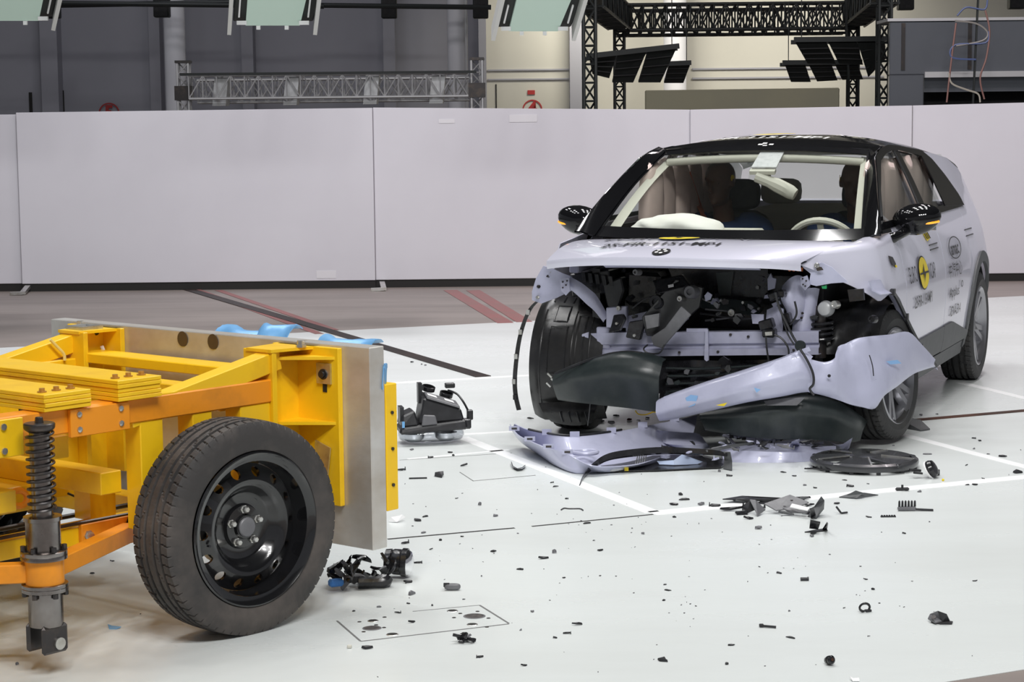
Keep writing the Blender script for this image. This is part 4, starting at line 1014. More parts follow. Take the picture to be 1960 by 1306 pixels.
hub_me = MB().lathe([(.065, .02), (.060, .055), (.03, .068), (0, .070)], (0, 0, 0), (0, 1, 0), 24, cap=False).mesh('hub_cap', GREYPL)
brk_me = MB().lathe([(.15, -.01), (.15, .01), (.07, .02), (.06, .03)], (0, 0, 0), (0, 1, 0), 36).mesh('brake_disc', DARKSTEEL)
def car_wheel(loc, rot, me=CT):
    t = obj_from(me, 'tyre', car); t.location = loc; t.rotation_euler = rot
    for m_, n in ((bar_me, 'rim'), (sp_me, 'spokes'), (hub_me, 'hub_cap'), (brk_me, 'brake_disc')): obj_from(m_, n, t)
    return t
car_wheel((AXR, .775, .327), (0, .5, 0))
car_wheel((AXR, -.775, .327), (0, .3, math.pi))
car_wheel((1.22, .79, .322), (math.radians(4), .2, math.radians(-7)), CTB)
car_wheel((AXF, -.76, .327), (0, .9, math.pi + math.radians(3)))
for s in (1, -1):
    MB().sheet([[(AXR + .40 * math.cos(a), s * y, ZC + .40 * math.sin(a)) for y in (.55, .70, .84)] for a in np.linspace(math.radians(-15), math.radians(195), 20)], .008).build('wheel_housing', BLKPL, car, 60)
MB().cyl((AXR, -.7, .31), (AXR, .7, .31), .04, 10).build('rear_axle', DARKSTEEL, car)

# ---- cabin
def pillow(mb, c, size, n=10, seed=0, wr=.0, power=2.6):
    r = random.Random(seed); ph = [r.uniform(0, 6) for _ in range(6)]; g = []
    for j in range(2 * n):
        b = 2 * math.pi * j / (2 * n); row = []
        for i in range(n + 1):
            a = math.pi * i / n - math.pi / 2
            def sp(v): return math.copysign(abs(v) ** (2 / power), v)
            x, y, z = sp(math.cos(a)) * sp(math.cos(b)), sp(math.cos(a)) * sp(math.sin(b)), sp(math.sin(a))
            k = 1 + wr * (math.sin(5 * x + ph[0] + 4 * z) + math.sin(6 * y + ph[1] - 3 * z) + .6 * math.sin(9 * z + ph[2] + 7 * y))
            row.append((c[0] + size[0] * x * k, c[1] + size[1] * y * k, c[2] + size[2] * z * k))
        g.append(row)
    b0 = len(mb.v); J = n + 1
    mb.v += [p for row in g for p in row]
    for j in range(2 * n):
        j2 = (j + 1) % (2 * n)
        for i in range(n): mb.f.append((b0 + j * J + i, b0 + j2 * J + i, b0 + j2 * J + i + 1, b0 + j * J + i + 1))
    return mb
MB().hexa([(.78, -.70, .55), (1.15, -.70, .5), (1.15, .70, .5), (.78, .70, .55), (.80, -.68, .93), (1.18, -.70, .965), (1.18, .70, .965), (.80, .68, .93)]).build('dashboard', DARKIN, car, 0, bevel=.03)
MB().hexa([(.80, -.30, .93), (1.1, -.30, .96), (1.1, .10, .96), (.80, .10, .93), (.80, -.30, 1.02), (1.0, -.30, 1.02), (1.0, .10, 1.02), (.80, .10, 1.02)]).build('dash_tray', BEIGE, car, 0, bevel=.01)
pillow(MB(), (.95, -.33, 1.015), (.16, .24, .088), 20, 3, .055, 2.0).build('passenger_airbag', WHITEBAG, car, 60)
for s in (1, -1):
    mb = MB()
    for k, (x, w) in enumerate(((.52, .14), (.27, .13), (.02, .13), (-.25, .14), (-.52, .14), (-.78, .13))):
        pillow(mb, (x, s * (.61 + .01 * (k % 2)), 1.15), (w, .05, .22), 10, k + (7 if s > 0 else 1), .03)
    cb = mb.build('curtain_airbag', PINKBAG, car, 60)
    mb = MB(); pillow(mb, (.28, s * .585, .90), (.22, .05, .16), 10, 5, .04).build('side_airbag', PINKBAG, car, 60)
for s in (1, -1):
    y = s * .37
    pillow(MB(), (.05, y, .40), (.27, .24, .10), 10, 2, 0, 4).build('seat_cushion', DARKIN, car, 60)
    o = pillow(MB(), (0, 0, 0), (.08, .23, .33), 10, 2, 0, 4).build('seat_back', DARKIN, car, 60); o.location = (-.26, y, .74); o.rotation_euler = (0, -.22, 0)
    o = pillow(MB(), (0, 0, 0), (.055, .13, .09), 10, 2, 0, 3.5).build('headrest', DARKIN, car, 60); o.location = (-.36, y, 1.15); o.rotation_euler = (0, -.15, 0)
o = pillow(MB(), (-1.15, 0, .75), (.10, .58, .32), 10, 2, 0, 5).build('rear_seat_back', BEIGE, car, 60)
for y in (-.33, .33): pillow(MB(), (-1.18, y, 1.14), (.05, .13, .08), 8, 2, 0, 3.5).build('headrest', BEIGE, car, 60)
# steering wheel
sc = Vector((.62, .37, .90)); ax = Vector((-.85, 0, .52)).normalized()
e1 = Vector((0, 1, 0)); e2 = ax.cross(e1)
sw = MB().tube([sc + (e1 * math.cos(a) + e2 * math.sin(a)) * .185 for a in np.linspace(0, 2 * math.pi, 37)[:-1]], .018, 8, closed=True).build('steering_wheel', BEIGE, car)
pillow(MB(), sc - ax * .0, (.05, .07, .06), 8, 1).build('wheel_hub', BEIGE, sw)
for a in (0, math.pi, -math.pi / 2): MB().bar(sc, sc + (e1 * math.cos(a) + e2 * math.sin(a)) * .18, .03, .015, ax).build('wheel_spoke', BEIGE, sw, 0)
pillow(MB(), sc + ax * .08 + Vector((0, 0, -.06)), (.05, .13, .10), 12, 9, .05, 2.0).build('driver_airbag', mat('driver_airbag_fabric', (.42, .40, .37), .8, 0, (.36, .34, .32), 6, .4, .3, 10), sw, 60)

# ------------------------------------------------------------------ crash-test dummies
def dummy(label, y, turn, lean):
    e = tag(empty('crash_test_dummy', car.matrix_basis @ Vector((0, y, .36)), CAR[2]), label, 'dummy', 'dummies in the front seats')
    e.location = Matrix.Translation((CAR[0], CAR[1], 0)) @ Matrix.Rotation(CAR[2], 4, 'Z') @ Vector((0, y, 0))
    mb = MB()
    def limb(pts, rs): mb.tube(pts, rs, 14, smooth=5)
    limb([(-.13, 0, .50), (-.17, 0, .62), (-.20, 0, .78), (-.22, 0, .93), (-.21, 0, 1.0)], [.13, .145, .155, .165, .16, .15, .12, .09])
    limb([(-.21, 0, .98), (-.18, 0, 1.06), (-.15, 0, 1.13)], [.062, .058, .056])
    for s in (-1, 1):
        limb([(-.21, s * .11, .97), (-.20, s * .20, .95), (-.10, s * .245, .76), (-.05, s * .25, .72), (.16, s * .22, .80), (.24, s * .20, .82)], [.07, .062, .055, .047, .044, .038, .033])
        limb([(.24, s * .20, .82), (.30, s * .19, .83)], [.034, .03])
        for k in range(4): limb([(.29, s * (.165 + .016 * k), .835), (.335, s * (.165 + .016 * k), .84), (.36, s * (.167 + .016 * k), .815)], [.0095, .009, .008])
        limb([(.27, s * .165, .82), (.30, s * .145, .835), (.32, s * .14, .85)], [.011, .010, .009])
        limb([(-.10, s * .10, .50), (.22, s * .13, .56), (.36, s * .13, .56), (.52, s * .12, .40), (.62, s * .12, .32)], [.095, .088, .078, .062, .058, .046, .04])
        limb([(.60, s * .12, .31), (.74, s * .12, .33)], [.042, .034])
    hc = Vector((-.115, 0, 1.225)); R = Matrix.Rotation(turn, 3, 'Z') @ Matrix.Rotation(lean, 3, 'Y')
    hb = MB(); pillow(hb, (-.01, 0, .03), (.102, .078, .095), 14, 0, 0, 2.15); pillow(hb, (.022, 0, -.055), (.070, .060, .070), 12, 0, 0, 2.2)
    hb.tube([(.088, 0, .012), (.112, 0, -.022), (.092, 0, -.03)], [.012, .017, .012], 8, smooth=3)          # nose
    hb.tube([(.070, -.022, -.058), (.088, 0, -.060), (.070, .022, -.058)], [.007, .010, .007], 8, smooth=3)   # lips
    hb.tube([(.074, 0, -.088), (.085, 0, -.10), (.06, 0, -.11)], [.016, .02, .014], 8, smooth=2)              # chin
    for s in (-1, 1):
        pillow(hb, (-.005, s * .080, .0), (.020, .010, .030), 8)
        hb.tube([(.083, s * .015, .030), (.086, s * .032, .034), (.070, s * .052, .028)], .009, 8, smooth=3)  # brow
    mb.v = mb.v; b = len(mb.v)
    mb.v += [tuple(hc + R @ Vector(v)) for v in hb.v]; mb.f += [tuple(b + i for i in f) for f in hb.f]
    o = mb.build('body', DUMMY, e, 60)
    md = o.modifiers.new('remesh', 'REMESH'); md.mode = 'VOXEL'; md.voxel_size = .0085; md.use_smooth_shade = True
    sm_ = o.modifiers.new('smooth', 'SMOOTH'); sm_.iterations = 3; sm_.factor = .5
    for s in (-1, 1):
        p = hc + R @ Vector((.072, s * .031, .010)); MB().lathe([(.011, 0), (.008, .006), (0, .007)], p, R @ Vector((1, 0, 0)), 12).build('eye', BLKSH, e)
        p = hc + R @ Vector((.0, s * .083, .028)); MB().lathe([(.018, 0), (.018, .003), (0, .003)], p, R @ Vector((0, s, 0)), 16).build('target_mark', YELDEC, e)
    sh = MB(); sh.tube([(-.14, 0, .52), (-.175, 0, .66), (-.205, 0, .80), (-.225, 0, .94), (-.215, 0, 1.015)], [.15, .158, .17, .18, .172, .158, .13, .10], 18, smooth=5)
    for s in (-1, 1): sh.tube([(-.215, s * .10, .97), (-.20, s * .21, .955), (-.13, s * .25, .82)], [.085, .078, .072, .066], 14, smooth=5)
    o = sh.build('shirt', BLUECL, e, 60); md = o.modifiers.new('remesh', 'REMESH'); md.mode = 'VOXEL'; md.voxel_size = .012; md.use_smooth_shade = True
    return e
dummy('brown crash-test dummy in blue shirt on the passenger side, left in the photo', -.41, math.radians(-14), .10)
dummy('brown crash-test dummy behind the steering wheel, right in the photo', .37, math.radians(12), .22)
for s, y in ((-1, -.36), (1, .37)):
    MB().sheet([[Vector((x, y + yy * s, z)) + Vector((0, k * .022 * s, k * .016)) for k in (-1, 1)] for x, yy, z in ((-.02, -.16, .60), (-.01, -.05, .78), (-.02, .05, .92), (-.12, .14, 1.02), (-.25, .22, 1.10), (-.12, .25, 1.30))], .003).build('seat_belt', BELT, car, 60)  # belts stand in for streaks of red reflection

# ------------------------------------------------------------------ wrecked front end of the car
def cplate(name, pts, x, m, th=.012, par=None, tilt=(0, 0), bevel=0, label=None):
    """flat piece seen from the front: outline in photo pixels on the car plane x, tilt = change of x per metre in y, z"""
    P = [C(px, py, x) for px, py in pts]; c = sum(P, Vector()) / len(P)
    P = [Vector((p.x + (p.y - c.y) * tilt[0] + (p.z - c.z) * tilt[1], p.y, p.z)) for p in P]
    # orientation: the photo outline order decides the facing; the plate is thick towards the cabin
    return MB().plate(P, (-th, 0, 0)).build(name, m, par or car, 0, bevel=bevel, label=label)
def ctube(name, pts, x, r, m, par=None, smooth=5):
    xs = x if isinstance(x, (list, tuple)) else [x] * len(pts)
    return MB().tube([C(px, py, q) for (px, py), q in zip(pts, xs)], r, 8, smooth=smooth).build(name, m, par or car)
def colsheet(name, cols, rows, m, bulge=.0, crump=.0, seed=0, th=.005, fine=4, par=None, edge=0, label=None, crease=0):
    """skin given as photo columns (top pixel, bottom pixel) with the car plane x of each column"""
    r = random.Random(seed); ph = [r.uniform(0, 6) for _ in range(8)]
    T_ = catmull([C(a, b, x) for a, b, _, _, x in cols], fine); B_ = catmull([C(c_, d, x) for _, _, c_, d, x in cols], fine); g = []
    for i, (a, b) in enumerate(zip(T_, B_)):
        row = []
        for j in range(rows):
            t = j / (rows - 1); p = lerp(a, b, t)
            p = p + Vector((bulge * (math.sin(math.pi * t) if not crease else min(t / crease, (1 - t) / (1 - crease))), 0, 0))
            k = crump * (math.sin(17 * p.y + 9 * p.z + ph[0]) + .7 * math.sin(31 * p.y - 23 * p.z + ph[1]) + .5 * math.sin(47 * p.z + ph[2] + 20 * p.y))
            row.append(p + Vector((k, 0, k * .25)))
        g.append(row)
    if edge:
        g = [[row[0] + Vector((-edge, 0, .006))] + row + [row[-1] + Vector((-edge, 0, -.004))] for row in g]
    return MB().sheet(g, th).build(name, m, par or car, 60, label=label)
def cdisc(name, px, py, x, rp, m, depth=.03, par=None, prof=None, n=24):
    c = C(px, py, x); r = rp * 9.6 / F_PX
    pr = prof or [(1, 0), (1, .8), (.85, 1), (.5, 1), (.45, .8), (0, .8)]
    return MB().lathe([(max(a * r, 0), h * depth) for a, h in pr], c - Vector((depth, 0, 0)), (1, -.15, .1), n, cap=False).build(name, m, par or car)
def cbox_px(name, x0, y0, x1, y1, xf, depth, m, par=None, rot=0, bevel=.006):
    a, b = C(x0, y0, xf), C(x1, y1, xf); c = (a + b) / 2
    o = MB().cbox((0, 0, 0), (depth, abs(b.y - a.y), abs(a.z - b.z))).build(name, m, par or car, 0, bevel=bevel)
    o.location = c - Vector((depth / 2, 0, 0)); o.rotation_euler = (rot, 0, 0); return o

MB().box(1.13, 1.15, -.74, .74, .24, .975).build('firewall', BLKPL, car, 0)
MB().box(1.15, 1.40, -.50, .46, .50, .86).build('front_tub', BLKSH, car, 0, bevel=.04)
MB().box(1.36, 1.46, -.46, .50, .24, .56).build('radiator', mat('radiator_core', (.010, .012, .013), .5, .2, (.02, .025, .026), 60, .4), car, 0)
MB().box(1.15, 1.30, -.72, .72, .20, .30).build('subframe', BLKPL, car, 0)
for s in (1, -1):
    MB().bar((1.14, s * .48, .50), (1.62, s * .50, .51), .075, .11).build('longitudinal_rail', LAVIN, car, 0, bevel=.006)
    MB().bar((1.14, s * .66, .88), (1.60, s * .66, .86), .05, .06).build('upper_rail', LAVIN, car, 0, bevel=.006)
# inner wheel aprons
MB().box(1.15, 1.55, -.58, -.54, .35, .85).build('apron', BLKPL, car, 0); MB().box(1.15, 1.50, .54, .58, .35, .85).build('apron', BLKPL, car, 0)
# bumper beam
pr = [(637, -.07), (637, 0), (659, .0), (662, -.018), (667, -.018), (670, .002), (682, .002), (683, -.05)]
g = []
for px, x, dy in ((1117, 1.60, 2), (1180, 1.64, 0), (1260, 1.66, 0), (1351, 1.67, -1), (1353, 1.675, -1), (1450, 1.67, -2), (1520, 1.66, -2), (1567, 1.64, -3)):
    g.append([C(px, py + dy, x) + Vector((d, 0, 0)) for py, d in pr])
bm_ = MB().sheet(g[::-1], .004).build('bumper_beam', LAVIN, car, 40, label='bare lavender bumper beam across the torn front')
cplate('beam_joint', [(1350, 631), (1355, 631), (1356, 690), (1352, 692), (1348, 688)], 1.69, LAVIN, par=bm_)
cplate('beam_tab', [(1314, 629), (1354, 629), (1354, 636), (1314, 636)], 1.66, LAVIN, par=bm_)
for px, py in ((1300, 675), (1398, 641), (1374, 674), (1519, 671), (1432, 645)): cdisc('beam_hole', px, py, 1.682, 2.6, DARKSTEEL, .006, bm_, [(1, 0), (1, 1), (0, 1)], 10)
cplate('beam_end_plate', [(1114, 640), (1126, 636), (1126, 684), (1118, 684), (1120, 664), (1112, 660)], 1.62, LAVIN, par=bm_)
# right side of the car (left in the photo): brackets, arms
b1 = cplate('fender_bracket', [(1046, 508), (1062, 514), (1075, 522), (1092, 530), (1092, 556), (1062, 571), (1033, 582), (1018, 575), (1020, 558), (1030, 533)], 1.70, LAVIN, .01, tilt=(-.3, .4))
for px, py in ((1053, 521), (1028, 570), (1030, 549), (1048, 529)): cdisc('bracket_bolt', px, py, 1.722, 3.2, ZINC if px > 1050 or px < 1029 else DARKSTEEL, .012, b1, [(1.2, 0), (1.2, .4), (.8, .4), (.8, 1), (0, 1)], 8)
cplate('flange_plate', [(1072, 533), (1089, 532), (1091, 557), (1083, 566), (1074, 557)], 1.745, LAVIN, .006, par=b1)
for px, py in ((1077, 540), (1083, 546), (1077, 551), (1085, 538)): cdisc('plate_hole', px, py, 1.750, 1.6, DARKSTEEL, .004, b1, [(1, 0), (1, 1), (0, 1)], 8)
colsheet('upper_arm', [(1092, 531, 1092, 552, 1.70), (1112, 542, 1108, 566, 1.70), (1130, 556, 1122, 580, 1.68), (1142, 568, 1138, 594, 1.66), (1164, 606, 1156, 616, 1.62)], 5, LAVIN, .015, .0, 1)
cplate('crash_box', [(1160, 589), (1199, 586), (1199, 628), (1160, 628)], 1.665, LAVIN, .03, bevel=.004)
cplate('crash_box', [(1198, 606), (1240, 596), (1240, 640), (1198, 640)], 1.62, LAVIN, .03)
cdisc('rail_bolt', 1184, 591, 1.68, 5, ZINC, .02)
cplate('clamp', [(1172, 604), (1190, 602), (1197, 611), (1188, 633), (1166, 637), (1170, 620)], 1.735, BLKSH, .03, tilt=(.2, -.3), bevel=.004)
cdisc('clamp_bolt', 1180, 620, 1.755, 3, ZINC, .01)
cplate('bracket', [(1205, 616), (1233, 612), (1224, 652), (1199, 646)], 1.75, BLKSH, .03, tilt=(-.3, 0), bevel=.004)
cdisc('bracket_bolt', 1214, 643, 1.765, 3.2, ZINC, .01)
cplate('bracket', [(1234, 605), (1262, 600), (1260, 625), (1238, 630)], 1.76, GREYPL, .02)
# air duct blocks and modules in the bay
cbox_px('fuse_box', 1092, 520, 1168, 566, 1.55, .18, BLKSH, rot=.12)
for k in range(5): cplate('fuse_box_rib', [(1112 + 13 * k, 521 + 2 * k), (1119 + 13 * k, 522 + 2 * k), (1122 + 13 * k, 540 + 2 * k), (1115 + 13 * k, 540 + 2 * k)], 1.57, BLKPL, .012)
cplate('duct', [(1150, 545), (1190, 530), (1196, 556), (1182, 596), (1160, 588)], 1.57, BLKPL, .08, tilt=(.3, 0), bevel=.008)
cbox_px('air_box', 1196, 520, 1262, 588, 1.53, .16, BLKSH, rot=-.05, bevel=.02)
cplate('module_bracket', [(1246, 538), (1302, 527), (1322, 547), (1262, 562)], 1.72, BLKSH, .03, tilt=(.1, -.8), bevel=.004)
cplate('module_label', [(1278, 546), (1288, 544), (1290, 549), (1280, 551)], 1.745, WHTDEC, .002, tilt=(.1, -.8))
cplate('torn_panel', [(1234, 606), (1296, 534), (1342, 552), (1334, 590), (1272, 648), (1240, 642)], 1.70, BLKPL, .02, tilt=(-.4, .2), bevel=.004)
cplate('torn_panel', [(1243, 664), (1262, 669), (1333, 600), (1312, 584), (1272, 628), (1238, 648)], 1.80, GREYPL, .014, tilt=(.5, .2), bevel=.003, label='dark grey torn plastic panel hanging diagonally over the beam')
cplate('torn_slot', [(1288, 612), (1310, 594), (1313, 597), (1291, 615)], 1.815, BLKPL, .004, tilt=(.5, .2))
for px, py, rp, m_ in ((1257, 580, 15, BLKSH), (1322, 561, 13, GREYPL), (1303, 574, 6, ZINC), (1218, 523, 6, GREYPL)):
    cdisc('horn', px, py, 1.735, rp, m_, .05)
# dark bay backdrop pieces
cplate('grille_panel', [(1276, 508), (1420, 506), (1470, 512), (1468, 570), (1380, 566), (1300, 560)], 1.47, BLKSH, .03)
cplate('grille_panel', [(1370, 522), (1404, 520), (1398, 566), (1376, 566)], 1.485, GRNBLK, .02)
cplate('cross_panel', [(1330, 568), (1440, 578), (1460, 592), (1450, 604), (1350, 592), (1328, 584)], 1.56, GRNBLK, .03, tilt=(0, -.6))
for px, py in ((1422, 580), (1380, 576), (1366, 574), (1452, 592)): cdisc('panel_bolt', px, py, 1.585, 3, ZINC, .012)
ctube('pipe', [(1330, 564), (1352, 576), (1370, 580)], 1.58, .004, ZINC); ctube('pipe', [(1350, 592), (1390, 596), (1402, 600), (1396, 608), (1350, 614)], 1.57, .005, GREYPL)
cdisc('pipe_coupling', 1402, 601, 1.59, 8, ZINC, .05)
rnd = random.Random(21)
for k in range(34):      # small torn bits hanging in the bay
    px, py = rnd.uniform(1190, 1560), rnd.uniform(530, 630); w = rnd.uniform(5, 13); a = rnd.uniform(0, 3.1)
    pts = [(px + w * math.cos(a + t) * rnd.uniform(.5, 1), py + w * math.sin(a + t) * rnd.uniform(.4, .9)) for t in (0, 1.1, 2.2, 3.3, 4.6)]
    cplate('torn_bit', pts, rnd.uniform(1.58, 1.72), rnd.choice([BLKSH, BLKPL, BLKSH, GREYPL, LAVIN]), rnd.uniform(.006, .03), tilt=(rnd.uniform(-.8, .8), rnd.uniform(-.8, .8)))
# left side (right in the photo): crushed shock tower, reservoir, connectors
colsheet('shock_tower', [(1500, 548, 1500, 580, 1.62), (1512, 534, 1512, 604, 1.64), (1526, 527, 1526, 612, 1.63), (1540, 533, 1538, 600, 1.60), (1548, 545, 1548, 575, 1.56)], 12, LAVIN, .03, .010, 4)
colsheet('crushed_rail', [(1528, 556, 1518, 634, 1.58), (1542, 552, 1530, 634, 1.61), (1556, 550, 1544, 634, 1.60), (1566, 552, 1556, 632, 1.56)], 10, LAVIN, .0, .006, 8)
for px, py in ((1536, 600), (1534, 609), (1526, 580)): cdisc('rail_hole', px, py, 1.64, 2.5, DARKSTEEL, .006, None, [(1, 0), (1, 1), (0, 1)], 8)
h1 = cplate('hinge_bracket', [(1531, 502), (1537, 496), (1556, 508), (1574, 503), (1592, 512), (1606, 526), (1622, 541), (1590, 543), (1562, 548), (1548, 544), (1552, 524), (1540, 514)], 1.68, LAVTORN, .01, tilt=(-.1, .1))
cdisc('hinge_hole', 1563, 509, 1.72, 5, ZINC, .015, h1); cplate('hinge_slot', [(1561, 512), (1572, 511), (1576, 517), (1564, 519)], 1.71, DARKSTEEL, .004, par=h1)
cplate('perforated_plate', [(1532, 532), (1546, 527), (1551, 546), (1540, 556), (1533, 548)], 1.69, LAVIN, .006, tilt=(.2, .2))
for px, py in ((1536, 534), (1543, 538), (1541, 548), (1537, 545)): cdisc('plate_hole', px, py, 1.70, 1.6, DARKSTEEL, .005, None, [(1, 0), (1, 1), (0, 1)], 8)
for pts in ([(1468, 534), (1474, 524), (1478, 532), (1486, 534), (1484, 552), (1470, 556)], [(1466, 594), (1484, 586), (1500, 592), (1500, 634), (1464, 632)], [(1436, 602), (1462, 602), (1462, 620), (1440, 620)], [(1476, 582), (1492, 576), (1495, 582), (1480, 588)]):
    cplate('mount_plate', pts, 1.64, LAVIN, .012, tilt=(.3, -.2))
for x0, y0, x1, y1, rt in ((1452, 612, 1478, 632, .3), (1458, 630, 1482, 647, 0), (1496, 600, 1511, 620, .2), (1470, 560, 1486, 576, .4), (1486, 556, 1500, 570, 0)):
    cbox_px('connector', x0, y0, x1, y1, 1.74, .06, BLKSH, rot=rt)
cplate('connector_face', [(1464, 636), (1478, 635), (1478, 642), (1465, 643)], 1.745, ZINC, .004)
cables = [([(1484, 560), (1492, 590), (1505, 618), (1518, 645), (1530, 664)], 1.76, .006), ([(1531, 668), (1545, 690), (1556, 715), (1557, 735), (1550, 745), (1558, 757)], 1.93, .006), ([(1466, 645), (1468, 670), (1473, 700)], 1.76, .0045),
          ([(1482, 641), (1496, 648), (1508, 665), (1510, 684)], 1.76, .0045), ([(1521, 577), (1525, 598), (1520, 612), (1512, 622)], 1.72, .005), ([(1240, 660), (1232, 668), (1240, 676), (1262, 676), (1272, 660)], 1.82, .004), ([(1500, 615), (1508, 640), (1520, 660)], 1.75, .004), ([(1210, 590), (1240, 570), (1262, 575)], 1.70, .004), ([(1340, 600), (1420, 610), (1450, 606)], 1.6, .005)]
for pts, x, r_ in cables: ctube('cable', pts, x, r_, BLKPL)
cdisc('grommet', 1531, 663, 1.80, 10, GRNBLK, .02, None, [(1, 0), (1, .8), (.9, 1), (0, 1)])
for k in range(7): cplate('orange_connector', [(1508 + 4 * k, 513 + (k % 3) * 3), (1513 + 4 * k, 512 + (k % 2) * 4), (1512 + 4 * k, 520 - (k % 2) * 3), (1509 + 4 * k, 519)], 1.62 + .01 * (k % 3), mat('orange_wire', (.62, .14, .02), .4), .008)
cplate('green_clip', [(1572, 548), (1582, 546), (1582, 553), (1574, 553)], 1.66, mat('green_plastic', (.02, .30, .10), .4), .01)
# washer tank, strut and spring on the left
cdisc('reservoir', 1580, 594, 1.60, 16, mat('clouded_plastic', (.45, .46, .47), .3), .07, None, [(.3, 0), (.9, .2), (1, .6), (.8, .9), (.5, 1), (0, 1)])
cdisc('reservoir_cap', 1598, 585, 1.63, 8, ZINC, .04)
pts = [C(1566 + .10 * k, 612, 1.56) for k in range(2)]
cc_ = C(1570, 625, 1.54)
mbs = []
for i in range(4 * 18 + 1):
    a = 2 * math.pi * i / 18; mbs.append(cc_ + Vector((.05 * math.cos(a), .06 * math.sin(a), -.06 + .10 * i / 72)))
MB().tube(mbs, .008, 8).build('suspension_spring', BLKSH, car)
MB().cyl(cc_ + Vector((0, 0, -.15)), cc_ + Vector((0, 0, .1)), .03, 14).build('suspension_strut', DARKSTEEL, car)
# wheel liners
def liner(s, cx, r, a0, a1, y0, y1, name, bump=0):
    g = []
    for a in np.linspace(math.radians(a0), math.radians(a1), 30):
        row = []
        for k in range(13):
            t = k / 12; y = y0 + (y1 - y0) * t; rr = r - .03 * t ** 2 - .035 * max(0, .14 - t) / .14 + bump * math.sin(9 * a + 14 * t) * t
            row.append((cx + rr * math.cos(a), s * y, ZC + rr * math.sin(a)))
        g.append(row if s < 0 else row[::-1])
    return MB().sheet(g, .005).build(name, LINER, car, 60)
ln = liner(-1, 1.27, .405, -38, 105, .885, .50, 'wheel_liner')
def lin_pt(a, y, r=.408): return Vector((1.27 + (r - .03 * ((.885 - y) / .385) ** 2) * math.cos(math.radians(a)), -y, ZC + (r - .03 * ((.885 - y) / .385) ** 2) * math.sin(math.radians(a))))
for y0, y1, a0, a1 in ((.78, .69, 0, 34), (.77, .70, 38, 52), (.64, .60, -10, 44)):
    loop = [lin_pt(a, y0) for a in np.linspace(a0, a1, 6)] + [lin_pt(a1, y) for y in np.linspace(y0, y1, 4)[1:]] + [lin_pt(a, y1) for a in np.linspace(a1, a0, 6)[1:]] + [lin_pt(a0, y) for y in np.linspace(y1, y0, 4)[1:-1]]
    MB().tube(loop, .006, 6, closed=True).build('liner_rib', LINER, ln)
for y in (.82, .66, .57): MB().tube([lin_pt(a, y) for a in np.linspace(-25, 48, 12)], .005, 6).build('liner_rib', LINER, ln)
for k in range(5): MB().tube([lin_pt(56, .80 - .05 * k), lin_pt(62, .80 - .05 * k)], .006, 6).build('liner_rib', LINER, ln)
for px, py in ((1048, 715), (1055, 725), (1046, 733)): MB().bar(C(px, py, 1.73), C(px + 8, py + 8, 1.73), .006, .008).build('liner_clip', ZINC, ln, 0)
tray = colsheet('under_tray', [(1032, 772, 1056, 806, 1.66), (1060, 771, 1080, 812, 1.68), (1100, 769, 1110, 814, 1.68), (1146, 766, 1134, 808, 1.62)], 6, LINER, .02, 0, 2)
for k in range(4): MB().bar(C(1072 + 16 * k, 788, 1.715), C(1078 + 16 * k, 808, 1.70), .006, .01).build('tray_rib', BLKPL, tray, 0)
ln2 = liner(1, 1.19, .375, 20, 150, .84, .45, 'wheel_liner', .018)
cdisc('liner_plug', 1670, 613, 1.62, 8, BLKSH, .04)
cplate('liner_step', [(1622, 555), (1652, 553), (1654, 575), (1626, 578)], 1.60, BLKSH, .02)
# lower black mouldings
lo = colsheet('lower_intake', [(1062, 716, 1068, 764, 1.80), (1092, 704, 1096, 768, 1.86), (1130, 690, 1132, 772, 1.90), (1165, 681, 1168, 776, 1.92), (1200, 678, 1205, 780, 1.93), (1240, 684, 1240, 785, 1.92), (1268, 694, 1262, 788, 1.90)], 12, GRNBLK, .045, .002, 3, crease=.3, edge=.05, label='black lower intake moulding under the beam')
ctube('intake_lip', [(1062, 716), (1100, 700), (1140, 685), (1170, 677), (1200, 674), (1228, 676)], 1.90, .006, BLKPL, lo)
colsheet('lower_shroud', [(1340, 786, 1350, 822, 1.86), (1400, 778, 1410, 832, 1.86), (1470, 770, 1470, 838, 1.84), (1540, 762, 1540, 840, 1.80), (1600, 775, 1590, 842, 1.72), (1640, 800, 1625, 846, 1.62), (1656, 812, 1645, 842, 1.52)], 10, GRNBLK, .03, .003, 5, crease=.3, edge=.04, label='dark lower shroud hanging under the torn bumper skin')
cplate('shroud_patch', [(1462, 768), (1510, 762), (1540, 762), (1526, 776), (1470, 776)], 1.885, GREYPL, .006, tilt=(0, -.5))
colsheet('cooling_shutter', [(1262, 690, 1262, 780, 1.62), (1330, 690, 1330, 785, 1.62), (1420, 690, 1430, 760, 1.60), (1500, 688, 1500, 740, 1.58)], 8, BLKSH, .0, .008, 6)
for k in range(5): ctube('shutter_slat', [(1275, 705 + 15 * k), (1350, 706 + 13 * k), (1450, 700 + 9 * k)], 1.65, .006, GRNBLK)
for k in range(16):
    px, py = rnd.uniform(1262, 1430), rnd.uniform(692, 770); w = rnd.uniform(6, 14); a = rnd.uniform(0, 3.1)
    cplate('torn_bit', [(px + w * math.cos(a + t) * rnd.uniform(.5, 1), py + w * math.sin(a + t) * rnd.uniform(.4, .9)) for t in (0, 1.1, 2.2, 3.3, 4.6)], rnd.uniform(1.66, 1.78), rnd.choice([BLKSH, BLKPL, GRNBLK, GREYPL]), .012, tilt=(rnd.uniform(-.8, .8), rnd.uniform(-.8, .8)))
